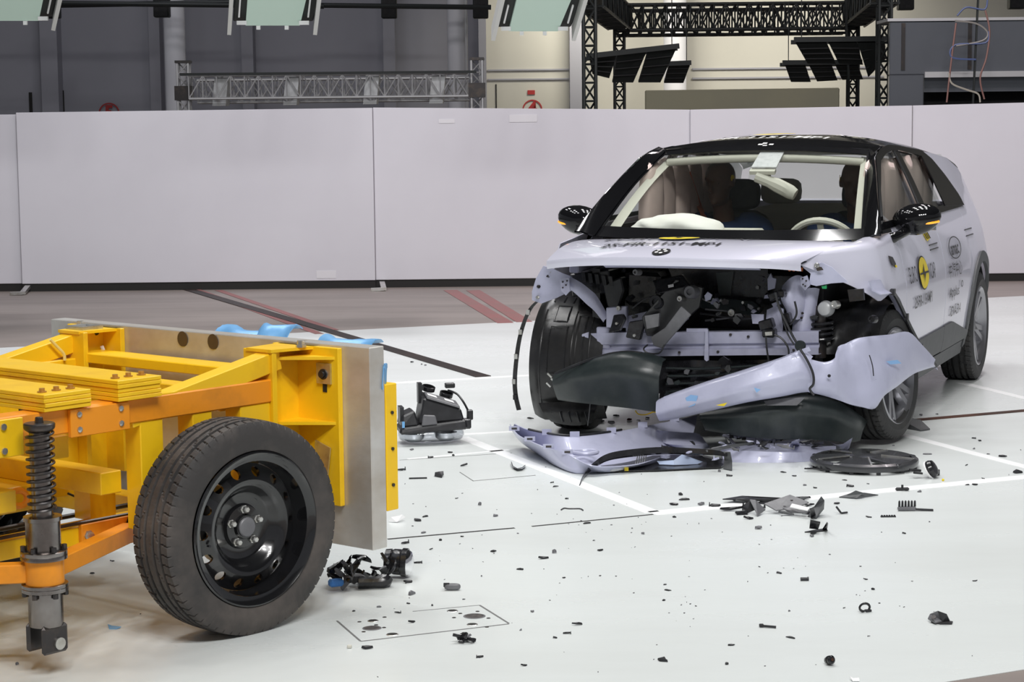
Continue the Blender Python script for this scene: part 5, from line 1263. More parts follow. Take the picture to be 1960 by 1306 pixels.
# torn bumper skin: bar across the front and crumpled flap round the left wheel
bs = colsheet('torn_bumper_bar', [(1257, 771, 1262, 804, 1.99), (1272, 764, 1280, 802, 2.0), (1300, 753, 1315, 795, 2.0), (1350, 736, 1360, 784, 1.99), (1420, 714, 1430, 768, 1.97), (1490, 691, 1495, 757, 1.93), (1530, 677, 1530, 750, 1.90), (1552, 688, 1556, 748, 1.87)], 10, LAVTORN, .030, .0012, 2, crease=.55, edge=.03, label='torn lavender bumper strip hanging slantwise across the front')
for px, py in ((1268, 757), (1310, 742), (1335, 733), (1372, 721), (1420, 706), (1452, 697), (1500, 682), (1526, 668)):
    cplate('clip_tab', [(px, py + 12), (px + 2, py + 3), (px + 22, py - 4), (px + 26, py + 4)], 1.985 - (px - 1268) * .0003, LAVTORN, .004, par=bs)
cplate('blue_scuff', [(1312, 762), (1322, 756), (1336, 758), (1330, 776), (1318, 780)], 2.028, mat('blue_scuff_paint', (.25, .45, .75), .5), .001, par=bs); cplate('blue_scuff', [(1443, 742), (1456, 746), (1448, 752)], 2.01, MATS['blue_scuff_paint'], .001, par=bs)
cplate('yellow_scuff', [(1370, 776), (1392, 771), (1386, 778)], 2.02, YELDEC, .001, par=bs)
fp = colsheet('torn_bumper_flap', [(1546, 692, 1548, 749, 1.88), (1575, 698, 1578, 756, 1.85), (1597, 690, 1604, 764, 1.81), (1603, 668, 1628, 773, 1.76), (1618, 662, 1650, 778, 1.70), (1638, 654, 1672, 780, 1.66), (1660, 650, 1690, 756, 1.60), (1700, 645, 1715, 738, 1.45), (1735, 639, 1744, 716, 1.24), (1762, 664, 1768, 706, 1.04), (1787, 692, 1788, 700, .86)], 16, LAVTORN, .02, .006, 7, edge=.02, label='crumpled lavender bumper flap wrapped over the front wheel')
ctube('flap_crack', [(1664, 680), (1670, 700), (1672, 720)], 1.69, .0025, BLKPL, fp, 3); ctube('flap_crack', [(1676, 726), (1674, 745), (1680, 760)], 1.64, .0025, BLKPL, fp, 3)
cplate('blue_scuff', [(1700, 690), (1716, 690), (1722, 698), (1706, 697)], 1.50, MATS['blue_scuff_paint'], .001, par=fp, tilt=(-1.6, 0))
cdisc('flap_slot', 1587, 720, 1.885, 3, BLKPL, .006, fp, [(1, 0), (1, 1), (0, 1)], 8)
# dangling arch trim on the right
pp = [C(px, py, 1.62) for px, py in ((1032, 573), (1014, 588), (1000, 615), (990, 650), (984, 690), (981, 730), (983, 760), (989, 786))]
g = [[p, p + Vector((-.004, .022, .004))] for p in catmull(pp, 5)]
at = MB().sheet(g, .006).build('hanging_arch_trim', BLKSH, car, 60, label='thin black arch trim dangling beside the liner')
for k in (7, 13, 19, 25, 30): MB().cbox(catmull(pp, 5)[k] + Vector((.01, .012, 0)), (.012, .018, .025)).build('trim_clip', ZINC if k % 2 else BLKPL, at, 0)
ctube('yellow_wire', [(1216, 786), (1222, 793), (1236, 794), (1250, 789), (1256, 790)], 1.75, .003, mat('yellow_wire', (.75, .50, .02), .4))
ctube('hanging_wire', [(1130, 770), (1128, 790), (1125, 815)], 1.72, .003, GREYPL)

# ------------------------------------------------------------------ debris on the floor
FL = .0021
def shard_mb(seed, n=6, th=.10, bend=.25, flat=.5):
    """unit-size irregular broken plate (about 1 wide), resting on z = 0"""
    r = random.Random(seed); m = MB()
    ang = sorted(r.uniform(0, 2 * math.pi) for _ in range(n)); pts = [(.5 * math.cos(a) * r.uniform(.55, 1), .5 * flat * math.sin(a) * r.uniform(.55, 1)) for a in ang]
    tz = r.uniform(-.25, .25); tw = r.uniform(-.2, .2)
    zf = lambda x, y: bend * (x * x) * 1.2 + tz * x * .6 + tw * y
    lo = [(x, y, zf(x, y)) for x, y in pts]; cx = sum(p[0] for p in pts) / n; cy = sum(p[1] for p in pts) / n
    hi = [(x * .9, y * .9, zf(x, y) + th * r.uniform(.6, 1.2)) for x, y in pts]
    b = lo + hi + [(cx, cy, zf(cx, cy)), (cx, cy, zf(cx, cy) + th * 1.5)]
    f = []
    for i in range(n):
        j = (i + 1) % n
        f += [(i, n + i, n + j), (i, n + j, j), (j, 2 * n, i), (n + i, 2 * n + 1, n + j)]
    m.add(b, f); zmin = min(v[2] for v in m.v); m.v = [(x, y, z - zmin) for x, y, z in m.v]
    if r.random() < .3:
        x, y, z = lo[0]; m.hexa([(x - .05, y - .03, 0), (x + .05, y - .03, 0), (x + .05, y + .03, 0), (x - .05, y + .03, 0), (x - .03, y - .02, .28), (x + .02, y - .02, .28), (x + .02, y + .02, .28), (x - .03, y + .02, .28)])
    return m
VAR = [shard_mb(k + 40, 5 + k % 3, .10 + .03 * (k % 4), .15 + .08 * (k % 3), .35 + .1 * (k % 4)).mesh('plastic_shard', [BLKPL, BLKSH, BLKPL, GREYPL][k % 4], 20) for k in range(16)]
spots = [(1123,1003,16),(884,1028,6),(844,1035,10),(811,1021,9),(776,1041,17),(825,1053,7),(944,1057,11),(1056,1058,18),(1040,1070,20),(995,1091,13),(1148,1055,10),(1231,1023,7),(1137,1036,6),(799,1079,13),(780,1116,15),(793,1139,20),(888,1148,6),(781,1156,8),(828,1160,7),(726,1163,8),(762,1174,12),(788,1192,14),(677,1171,6),(920,1104,6),(851,1110,4),(1080,1107,7),(1149,1103,5),(1019,1172,8),(1104,1197,22),(1084,1214,13),(1062,1222,7),(995,1207,7),(1279,1131,13),(1273,1120,6),(1270,1150,9),(1213,1136,4),(918,1259,14),(1003,1275,12),(1270,1266,20),(1146,1288,5),(1257,1235,4),(1251,1263,4),(705,1242,18),
 (1452,1013,14),(1453,1043,5),(1454,1086,5),(1491,1098,9),(1512,1171,6),(1512,1222,17),(1400,1236,12),(1390,1272,12),(1464,1276,4),(1647,1085,5),(1657,1110,8),(1670,1129,10),(1644,1141,4),(1866,1113,9),(1332,1161,5),(1321,1157,4),(1304,1159,4),(1616,1165,6),(1730,1163,4),(1730,1022,6),(1780,1000,5),(1309,958,20),(1289,967,15),(1304,948,14),(1342,967,14),(1367,970,20),(1433,994,17),(1291,991,7),(1335,1004,6),(1663,991,11),(1603,965,13),(1556,1023,11),(1554,1028,9),(1663,1219,6),
 (1863,840,8),(1875,845,6),(1863,860,6),(1892,870,6),(1920,875,14),(1954,862,4),(1710,854,5),(1782,885,3),(1850,892,6),(1948,906,18),(1933,910,5),(1882,917,6),(1851,929,8),(1865,929,9),(1763,796,8),(1793,794,8),(1662,927,5),(1626,932,12),(1758,942,10),(1616,920,9),
 (861,867,9),(868,873,7),(788,862,8),(824,877,12),(888,893,14),(842,913,27),(926,968,16),(874,955,6),(813,990,12),(801,998,14),(948,989,10),(1064,933,12),(1056,925,6),(1085,956,6),(1028,938,4),(1016,802,14),(789,694,6),(807,698,5),(814,700,5),(769,901,16),(215,1075,8),(176,1099,9),(27,1273,14),(269,1176,4),(1180,797,12),(1150,808,10),(1170,812,14),(1222,806,8),(1240,801,6),(1395,912,10),(1380,903,12),(1500,905,12),(1520,912,8),(1475,1006,4),(1540,930,6),(1560,935,7)]
rnd = random.Random(77)
for k in range(120):         # scattered tiny crumbs, thicker around the crash line
    px = rnd.gauss(1150, 330); py = rnd.gauss(1040, 110)
    if 660 < px < 1950 and 880 < py < 1300: spots.append((px, py, rnd.uniform(2.0, 4.5)))
spot_objs = []
def zone(px, py):
    if px < 640: return 'under the yellow trolley'
    if py < 760: return 'by the dark rail behind the trolley'
    if py > 1150: return 'around the floor hatch' if px < 1000 else ('along the bottom of the photo, middle' if px < 1330 else 'along the bottom of the photo, right')
    if px < 990: return 'right beside the trolley face plate'
    if py > 1000: return 'between hatch and bumper cover' if px < 1330 else 'in front of the plastic pile'
    if px < 1260: return 'beside and under the bumper cover'
    if px < 1620: return 'between bumper pieces and plastic pile'
    return 'around the wheel cover and rusty rail'
for k, (px, py, w) in enumerate(spots):
    c = G(px, py, FL); o = bpy.data.objects.new('plastic_shard', VAR[k % 16]); COL.objects.link(o)
    s_ = w * c.y / F_PX * (1.55 if w > 5 else 1.3)
    o.location = (c.x, c.y, FL); o.scale = (s_, s_, s_ * (1.0 if w > 7 else 1.3)); o.rotation_euler = (0, 0, rnd.uniform(-.7, .7) + (math.pi if rnd.random() < .5 else 0))
    z_ = zone(px, py); spot_objs.append((o, px, py, w)); tag(o, 'small black plastic shard on the floor ' + z_, 'shard', 'plastic shards ' + z_)
LM = [('floor hatch', 810, 1195), ('crumpled glossy bracket', 888, 1222), ('rounded grey cap', 866, 1126), ('plastic pile', 1485, 970), ('comb clip', 1745, 975), ('wheel cover', 1655, 890), ('round sensor', 1775, 905), ('hook bracket', 1565, 1010),
      ('round plug', 1587, 1268), ('slim lever', 1470, 1201), ('clamp ring', 1655, 1168), ('holed bracket', 1800, 1183), ('triangular trim plate', 1640, 950), ('collared pin', 1540, 1110), ('bumper cover', 1050, 870), ('shattered headlamp', 700, 1100), ('headlamp unit', 830, 800), ('bent wire clip', 1090, 976)]
seen = {}
for o, px, py, w in spot_objs:
    if w < 9: continue
    n_, lx, ly = min(LM, key=lambda q: (q[1] - px) ** 2 + (1.6 * (q[2] - py)) ** 2)
    dx, dy = px - lx, 1.6 * (py - ly)
    d_ = ('right of' if dx > 0 else 'left of') if abs(dx) > abs(dy) else ('in front of' if dy > 0 else 'behind')
    seen.setdefault('black plastic shard on the floor nearest to and ' + d_ + ' the ' + n_, []).append((w, o))
for lb, lst in seen.items():
    lst.sort(key=lambda q: -q[0])
    if len(lst) == 1 or lst[0][0] > lst[1][0]: lst[0][1]['label'] = lb.replace('black plastic shard', 'largest black shard')
def piece(name, label, cat, px, py, rz=0):
    c = G(px, py, FL); e = empty(name, (c.x, c.y, FL), rz); return tag(e, label, cat), c.y / F_PX
def local(e, px, py, z):      # photo pixel at height z above the floor, in the piece's own frame
    p = G(px, py, z + FL) - e.location; a = -e.rotation_euler[2]
    return Vector((p.x * math.cos(a) - p.y * math.sin(a), p.x * math.sin(a) + p.y * math.cos(a), z))
def bits(e, pts, m, th=.004):
    return MB().plate([local(e, *p) for p in pts], (0, 0, th))

# --- fallen headlamp unit beside the trolley
e, k = piece('headlamp_unit', 'torn-out black headlamp unit lying lens down right of the trolley', 'headlamp', 825, 848, .2)
lens = MB(); pillow(lens, (0, 0, .045), (.165, .10, .042), 14, 0, 0, 2.8); lens.build('lens', CLEARLENS, e, 60)
for x in (-.09, .07): MB().lathe([(.0, .012), (.03, .014), (.052, .03), (.058, .055)], (x, -.02, 0), (0, 0, 1), 20, cap=False).build('reflector', CHROME, e)
MB().hexa([(-.17, -.10, .060), (.17, -.10, .075), (.165, .10, .075), (-.165, .10, .060), (-.165, -.09, .095), (.165, -.09, .125), (.16, .09, .125), (-.16, .09, .095)]).build('housing', BLKPL, e, 0, bevel=.01)
MB().hexa([(-.16, -.085, .095), (-.07, -.085, .10), (-.07, .08, .10), (-.16, .08, .095), (-.15, -.07, .150), (-.09, -.07, .175), (-.09, .07, .175), (-.15, .07, .150)]).build('ballast_box', BLKPL, e, 0, bevel=.008)
MB().hexa([(-.07, -.085, .11), (.155, -.085, .12), (.155, .08, .12), (-.07, .08, .11), (-.045, -.07, .235), (.14, -.08, .175), (.14, .07, .19), (-.045, .07, .255)]).build('rear_cover', BLKPL, e, 0, bevel=.008)
cv = MB().hexa([(-.03, -.075, .232), (.135, -.085, .178), (.135, .03, .19), (-.03, .03, .242), (-.028, -.07, .246), (.132, -.08, .192), (.132, .025, .204), (-.028, .025, .256)]).build('label_plate', GREYPL, e, 0, bevel=.003)
for x, z in ((-.0, .2475), (.085, .2195)): MB().hexa([(x - .02, -.055, z - .001), (x + .025, -.06, z - .016), (x + .025, -.02, z - .011), (x - .02, -.015, z + .004), (x - .02, -.055, z), (x + .025, -.06, z - .015), (x + .025, -.02, z - .010), (x - .02, -.015, z + .005)]).build('label', WHTDEC, cv, 0)
for x, y, z in ((.0, .07, .27), (.09, .075, .235)): MB().lathe([(.034, 0), (.034, .02), (.026, .022), (.024, .006), (0, .006)], (x, y, z - .015), (.2, -.25, 1), 20, cap=False).build('bulb_cap', BLKSH, e)
MB().box(-.06, -.04, .0, .05, .20, .30).build('mounting_ear', BLKPL, e, 0); MB().box(-.16, -.14, -.05, .03, .12, .19).build('mounting_ear', BLKPL, e, 0)
MB().tube([(.10, .07, .25), (.14, .04, .235), (.165, 0, .20), (.19, -.01, .15)], .006, 6, smooth=5).build('cable', BLKPL, e); MB().cbox((.195, -.01, .135), (.03, .03, .05)).build('plug', BLKSH, e, 0, bevel=.004)
MB().cbox((.11, .07, .275), (.05, .03, .025)).build('plug', BLKSH, e, 0, bevel=.004); MB().cbox((.175, -.03, .095), (.04, .05, .05)).build('adjuster', BLKSH, e, 0, bevel=.006)
MB().hexa([(-.06, -.095, .10), (.02, -.095, .105), (.02, -.085, .105), (-.06, -.085, .10), (-.05, -.09, .155), (.01, -.09, .15), (.01, -.08, .15), (-.05, -.08, .155)]).build('access_lid', GREYPL, e, 0, bevel=.006)
MB().cbox((-.15, -.09, .11), (.012, .01, .03)).build('blue_clip', BLUEFOIL, e, 0)
# --- shattered headlamp under the face plate
e, k = piece('shattered_headlamp', 'shattered glossy black headlamp with round projector under the face plate', 'headlamp', 700, 1118, .45)
r = random.Random(9)
for i in range(30):
    m_ = shard_mb(300 + i, 6, .14, .5, .5); s_ = r.uniform(.05, .11)
    M = Matrix.Translation((r.uniform(-.12, .10), r.uniform(-.04, .05), r.uniform(.02, .085))) @ Matrix.Rotation(r.uniform(-1.2, 1.2), 4, 'X') @ Matrix.Rotation(r.uniform(-.9, .9), 4, 'Y') @ Matrix.Rotation(r.uniform(0, 6), 4, 'Z') @ Matrix.Scale(s_, 4)
    m_.xf(M); zmin = min(v[2] for v in m_.v)
    if zmin < 0: m_.v = [(x, y, z - zmin) for x, y, z in m_.v]
    m_.build('fragment', r.choice([BLKSH, BLKSH, GLOSSBLK, GREYPL]), e, 25)
MB().tube([(-.05, -.055, .02), (.03, -.075, .018), (.05, -.065, .03)], [.02, .026, .018], 10, smooth=3).build('lamp_tube', BLKSH, e)
pj = MB().lathe([(.042, 0), (.045, .02), (.040, .022), (.045, .03), (.045, .055), (.050, .06), (.050, .078)], (.10, .06, .058), (.75, -.5, -.05), 24).build('projector', BLKSH, e)
MB().lathe([(.046, .0785), (.038, .090), (.020, .097), (0, .099)], (.10, .06, .058), (.75, -.5, -.05), 24, cap=False).build('projector_lens', CHROME, pj)
g = [[(.04 + .05 * t, -.06 - .03 * math.sin(3 * t), .01 + .05 * t + .02 * v), (.04 + .05 * t, -.05 - .03 * math.sin(3 * t), .03 + .06 * t * v)] for t in np.linspace(0, 1, 6) for v in (1,)]
MB().sheet(g, .003).build('fragment', BLKSH, e, 40)
MB().cbox((-.13, -.055, .03), (.05, .03, .025)).build('blue_foam', mat('blue_foam', (.05, .20, .55), .7, bump=.5, bscale=60), e, 0, bevel=.006)
# --- fallen bumper cover
e, k = piece('bumper_cover', 'lavender bumper cover lying inside up in front of the car', 'bumper', 1150, 890, 0)
cols = [((977, 812, .13), (980, 822, .10), (984, 812, .13)), ((992, 832, .11), (1000, 846, .03), (1006, 822, .12)), ((1020, 846, .10), (1035, 870, .0), (1035, 829, .11)), ((1050, 858, .09), (1065, 890, .0), (1065, 834, .11)), ((1080, 866, .085), (1105, 905, 0), (1100, 836, .11)),
        ((1108, 880, .07), (1150, 900, 0), (1150, 831, .11)), ((1130, 890, .055), (1190, 895, 0), (1200, 823, .11)), ((1165, 893, .04), (1230, 885, 0), (1250, 813, .11)), ((1220, 888, .04), (1275, 872, 0), (1300, 803, .11)), ((1262, 876, .03), (1310, 862, .0), (1335, 795, .11))]
A = [[local(e, *q) for q in c_] for c_ in cols]; rails = [catmull([row[j] for row in A], 5) for j in range(3)]; g = []
for a, b, c_ in zip(*rails):
    row = []
    ctrl = b * 2 - (a + c_) * .5
    for q in range(11):
        t = q / 10; row.append(a * (1 - t) ** 2 + ctrl * (2 * t * (1 - t)) + c_ * t ** 2)
    zmin = .002
    g.append([Vector((p.x, p.y, max(p.z, zmin))) for p in row])
bc = MB().sheet(g, .004).build('fascia', LAVTORN, e, 60)
for q in (3, 9, 15, 21): 
    p = rails[0][q]; MB().cbox(p + Vector((0, -.004, .008)), (.05, .005, .022)).build('clip_tab', LAVTORN, bc, 0)
    MB().cbox(p + Vector((0, -.0075, .008)), (.026, .002, .009)).build('clip_slot', DARKSTEEL, bc, 0)
for q in (12, 20, 27, 33, 39): p = rails[2][q]; MB().cbox(p + Vector((0, 0, .010)), (.045, .006, .028)).build('clip_tab', LAVTORN, bc, 0)
MB().tube([p + Vector((0, .004, .004)) for p in rails[2][6:30]], .006, 6).build('rim_seal', BLKPL, bc)
c0 = local(e, 1120, 866, .075); MB().tube([c0 + Vector((.055 * math.cos(a), .045 * math.sin(a), .0)) for a in np.linspace(0, 6.28, 25)[:-1]], .010, 8, closed=True).build('lamp_ring', LAVTORN, bc)
for (px, py, w_, d_, h_) in ((1174, 838, .055, .03, .02), (1220, 832, .045, .03, .06), (1110, 866, .03, .03, .02)): MB().cbox(local(e, px, py, .06), (w_, d_, h_)).build('lamp_socket', DARKSTEEL if px != 1220 else LAVTORN, bc, 0, bevel=.006)
# right half: second torn fascia with bezel
e2, k = piece('bumper_fragment', 'torn lavender bumper fragment with bezel between bumper cover and wheel cover', 'bumper', 1490, 880, 0)
cols = [((1380, 861, .045), (1385, 884, .0), (1395, 850, .05)), ((1430, 863, .045), (1430, 886, 0), (1440, 852, .05)), ((1490, 866, .045), (1490, 886, 0), (1490, 846, .06)), ((1540, 866, .045), (1545, 884, 0), (1538, 838, .07)), ((1580, 864, .03), (1585, 878, 0), (1560, 852, .04)), ((1600, 862, .03), (1605, 872, 0), (1600, 854, .04))]
A = [[local(e2, *q) for q in c_] for c_ in cols]; rails = [catmull([row[j] for row in A], 5) for j in range(3)]
g = [[lerp(b, a, t / 3) for t in range(4)] + [lerp(a, c_, t / 4) for t in range(1, 5)] for a, b, c_ in zip(*rails)]
ff = MB().sheet(g, .004).build('fascia', LAVTORN, e2, 24)
for px, py in ((1442, 863), (1518, 867), (1487, 866)): MB().lathe([(.012, 0), (.010, .006)], local(e2, px, py, .033), (0, -.6, .8), 10).build('fixing_hole', DARKSTEEL, ff)
bz = MB().tube([local(e2, px, py, z) for px, py, z in ((1392, 832, .03), (1412, 856, .03), (1450, 858, .03), (1446, 840, .06), (1480, 842, .06), (1478, 856, .04))], .008, 6, smooth=4).build('bezel', LAVTORN, e2)
MB().tube([local(e2, px, py, z) for px, py, z in ((1385, 834, .03), (1420, 838, .05), (1470, 842, .05), (1512, 838, .06))], .008, 6, smooth=4).build('bezel', LAVTORN, e2)
for i in range(9): MB().cbox(local(e2, 1400 + 12 * i, 836 + (i % 3) * 2, .055), (.02, .01, .012)).build('clip_tab', LAVTORN if i % 2 else BLKPL, e2, 0)
cone = MB().hexa([local(e2, 1510, 858, .03), local(e2, 1534, 858, .03), local(e2, 1530, 850, .03), local(e2, 1514, 850, .03), local(e2, 1514, 846, .10), local(e2, 1528, 845, .10), local(e2, 1530, 840, .14), local(e2, 1524, 842, .12)]).build('socket_horn', LAVTORN, e2, 0, bevel=.004)
MB().sheet([[local(e2, 1590, 846, .03), local(e2, 1600, 858, .02), local(e2, 1610, 866, .01)], [local(e2, 1602, 852, .04), local(e2, 1612, 860, .03), local(e2, 1618, 866, .01)], [local(e2, 1614, 850, .07), local(e2, 1620, 862, .04), local(e2, 1624, 868, .01)], [local(e2, 1632, 838, .11), local(e2, 1626, 856, .06), local(e2, 1624, 866, .02)]], .004).build('curled_horn', LAVTORN, e2, 50)
for i in range(46):
    r = random.Random(900 + i); shard_mb(900 + i, 6, .10, .3, .4).xf(Matrix.Translation(local(e2, r.uniform(1375, 1570), r.uniform(828, 862), r.uniform(.03, .08))) @ Matrix.Rotation(r.uniform(-.9, .9), 4, 'X') @ Matrix.Rotation(r.uniform(0, 3), 4, 'Z') @ Matrix.Scale(r.uniform(.03, .10), 4)).build('fragment', r.choice([LAVTORN, BLKSH, LAVTORN, BLKPL, GREYPL]), e2, 25)
# middle bezel piece over the cover
e3, k = piece('bumper_remnant', 'crumpled lavender lamp bezel lying on the torn bumper in the middle', 'bumper', 1300, 872, 0)
cols = [((1243, 832, .05), (1262, 850, .03), (1258, 824, .09)), ((1270, 848, .04), (1290, 858, .01), (1280, 826, .09)), ((1300, 852, .04), (1320, 862, .01), (1310, 828, .08)), ((1335, 852, .03), (1345, 860, .0), (1335, 830, .07)), ((1352, 848, .03), (1358, 856, 0), (1345, 838, .05))]
A = [[local(e3, *q) for q in c_] for c_ in cols]; rails = [catmull([row[j] for row in A], 5) for j in range(3)]
MB().sheet([[lerp(b, a, t / 3) for t in range(4)] + [lerp(a, c_, t / 4) for t in range(1, 5)] for a, b, c_ in zip(*rails)], .004).build('fascia', LAVTORN, e3, 50)
for i in range(10):
    r = random.Random(500 + i); m_ = shard_mb(500 + i, 6, .10, .3, .4).xf(Matrix.Translation(local(e3, r.uniform(1250, 1400), r.uniform(842, 884), r.uniform(.02, .07))) @ Matrix.Rotation(r.uniform(-.6, .6), 4, 'X') @ Matrix.Rotation(r.uniform(0, 3), 4, 'Z') @ Matrix.Scale(r.uniform(.05, .12), 4)); m_.build('fragment', r.choice([LAVTORN, BLKSH, LAVTORN, BLKPL, GREYPL]), e3, 25)
e4, k = piece('underlay_tray', 'flat black tray with light blue crushed foil under the bumper pieces', 'tray', 1270, 895, 0)
MB().plate([local(e4, px, py, .004) for px, py in ((1140, 886), (1160, 904), (1260, 902), (1380, 896), (1400, 884), (1330, 872), (1200, 876))], (0, 0, .006)).build('tray', BLKSH, e4, 0)
MB().sheet([[local(e4, 1258, 884, .02), local(e4, 1262, 890, .012)], [local(e4, 1290, 882, .03), local(e4, 1290, 891, .012)], [local(e4, 1305, 870, .06), local(e4, 1312, 890, .012)], [local(e4, 1345, 884, .02), local(e4, 1335, 888, .012)]], .003).build('blue_foil', mat('pale_blue_foil', (.42, .50, .68), .4), e4, 40)
for px in (1136, 1199): MB().cbox(local(e4, px, 898, .016), (.018, .012, .016)).build('yellow_tag', YELDEC, e4, 0)
MB().tube([local(e4, px, py, .016) for px, py in ((1145, 898), (1170, 900), (1195, 897))], .008, 6).build('white_rod', WHITEPL, e4)
for i in range(5): MB().bar(local(e4, 1222 + 4 * i, 868, .05), local(e4, 1216 + 4 * i, 890, .012), .004, .006).build('rib', GREYPL, e4, 0)
# long black grille trim bowed over the pile
e, k = piece('grille_trim', 'long bowed black trim strip lying across the bumper pieces', 'trim', 1110, 930, 0)
pp = catmull([local(e, *q) for q in ((1108, 931, .0), (1118, 906, .02), (1138, 884, .05), (1165, 868, .085), (1210, 860, .09), (1265, 856, .09), (1320, 858, .09), (1370, 862, .085), (1392, 868, .075))], 6)
MB().sheet([[p, p + Vector((0, -.004, -.010 - .016 * math.sin(math.pi * i / len(pp)))), p + Vector((0, .012, -.012 - .022 * math.sin(math.pi * i / len(pp))))] for i, p in enumerate(pp)], .004).build('strip', BLKSH, e, 60)
MB().sheet([[local(e, 1385, 866, .08), local(e, 1398, 866, .08)], [local(e, 1386, 880, .04), local(e, 1400, 882, .04)], [local(e, 1384, 897, .005), local(e, 1400, 900, .005)]], .006).build('strip_end', CLAD, e, 40)
MB().sheet([[local(e, 1350, 862, .085), local(e, 1352, 866, .075)], [local(e, 1400, 852, .09), local(e, 1400, 858, .08)], [local(e, 1440, 846, .08), local(e, 1438, 850, .07)]], .004).build('splinter', CLAD, e, 40)
# --- wheel cover
e, k = piece('wheel_cover', 'dark grey five-spoke wheel cover lying flat at the right of the debris', 'wheel cover', 1654, 893, .1)
wc_ = MB().lathe([(.242, .012), (.246, .030), (.243, .038), (.225, .046), (.215, .044), (.222, .036), (.236, .026), (.236, .012)], (0, 0, 0), (0, 0, 1), 56, cap=False).build('rim_ring', COVER, e)
hubm = MB().lathe([(.07, .035), (.065, .052), (.03, .058), (0, .058)], (0, 0, 0), (0, 0, 1), 30, cap=False).build('hub', COVER, e)
for q in range(5):
    a = 2 * math.pi * q / 5 + .5; d = Vector((math.cos(a), math.sin(a), 0)); t = Vector((-d.y, d.x, 0))
    MB().hexa([d * .04 - t * .045 + Vector((0, 0, .034)), d * .228 - t * .112 + Vector((0, 0, .030)), d * .232 + t * .075 + Vector((0, 0, .030)), d * .04 + t * .03 + Vector((0, 0, .034)), d * .04 - t * .04 + Vector((0, 0, .052)), d * .222 - t * .105 + Vector((0, 0, .044)), d * .228 + t * .068 + Vector((0, 0, .044)), d * .04 + t * .026 + Vector((0, 0, .052))]).build('spoke', COVER, e, 0, bevel=.004)
    MB().bar(d * .07 + t * .03 + Vector((0, 0, .054)), d * .215 + t * .068 + Vector((0, 0, .046)), .008, .006).build('spoke_edge', ZINC, e, 0)
for q in range(12):
    a = 2 * math.pi * q / 12; MB().cbox((.232 * math.cos(a), .232 * math.sin(a), .010), (.018, .010, .020)).build('clip', BLKPL, e, 0)
for i in range(3): MB().bar((-.26 - .02 * i, -.03 - .03 * i, .004 + .005 * i), (-.05, -.17 - .02 * i, .004 + .005 * i), .012, .005).build('broken_rib', BLKPL, e, 0)
# --- pile of plastic in the right foreground
e, k = piece('plastic_wreckage', 'pile of grey and black broken plastic with a white strip on the tape line', 'wreckage', 1485, 975, 0)
bits(e, [(1383, 957, .012), (1420, 951, .012), (1500, 955, .03), (1540, 958, .03), (1500, 962, .012)], None).build('splinter', BLKPL, e, 0)
bits(e, [(1463, 966, .035), (1512, 949, .06), (1548, 963, .035), (1528, 972, .02), (1486, 979, .012)], None).build('grey_panel', GREYPL, e, 0)
for px, py in ((1502, 970), (1515, 958)): MB().lathe([(.006, 0), (.006, .002)], local(e, px, py, .045), (0, 0, 1), 10).build('panel_hole', DARKSTEEL, e)
bits(e, [(1435, 958, .055), (1446, 959, .055), (1465, 977, .012), (1450, 988, .004)], None).build('folded_panel', GREYPL, e, 0)
bits(e, [(1418, 972, .01), (1436, 960, .05), (1452, 974, .02), (1430, 983, .002)], None).build('folded_panel', BLKPL, e, 0)
bits(e, [(1498, 974, .025), (1514, 967, .035), (1552, 975, .03), (1545, 984, .012), (1510, 982, .010)], None).build('curved_panel', GREYPL, e, 0)
bits(e, [(1516, 966, .042), (1550, 974, .036), (1546, 979, .03), (1512, 972, .034)], None).build('white_strip', WHITEPL, e, 0)
bits(e, [(1546, 990, .0), (1556, 975, .03), (1572, 952, .08), (1578, 960, .06), (1577, 975, .02), (1562, 994, .0)], None).build('upright_fin', CLAD, e, 0)
bits(e, [(1552, 992, .0), (1550, 976, .05), (1558, 972, .06), (1562, 990, .0)], None).build('upright_fin', BLKPL, e, 0)
for i in range(16):
    r = random.Random(700 + i); shard_mb(700 + i, 6, .08, .2, .3).xf(Matrix.Translation(local(e, r.uniform(1395, 1575), r.uniform(955, 990), .002)) @ Matrix.Rotation(r.uniform(-.3, .3), 4, 'Z') @ Matrix.Scale(r.uniform(.05, .13), 4)).build('splinter', r.choice([BLKPL, BLKSH, CLAD]), e, 25)
# --- single larger pieces
e, k = piece('hook_bracket', 'dark bracket with a curved hook just below the plastic pile', 'bracket', 1562, 1019, 0)
bits(e, [(1551, 998, .05), (1570, 1002, .04), (1566, 1014, .01), (1549, 1012, .012)], None, .006).build('block', BLKSH, e, 0); bits(e, [(1540, 1020, 0), (1560, 1016, .0), (1582, 1013, .0), (1584, 1017, 0), (1556, 1020, 0)], None).build('foot', BLKPL, e, 0)
bits(e, [(1574, 1015, .0), (1580, 1010, .01), (1583, 1001, .05), (1585, 1004, .05), (1583, 1014, .0)], None).build('hook', BLKPL, e, 0)
e, k = piece('comb_clip', 'black comb-like clip with a row of teeth and a thin handle', 'clip', 1745, 978, 0)
MB().cbox((-.02, 0, .009), (.074, .018, .016)).build('body', GREYPL, e, 0, bevel=.004)
for i in range(6): MB().lathe([(.005, 0), (.004, .022), (.001, .026)], (-.05 + .0125 * i, 0, .017), (0, 0, 1), 6).build('tooth', BLKPL, e)
MB().bar((.016, 0, .006), (.085, -.01, .004), .014, .006).build('handle', BLKPL, e, 0)
e, k = piece('round_sensor', 'round black sensor with a pale rim beside the wheel cover', 'sensor', 1776, 914, .3)
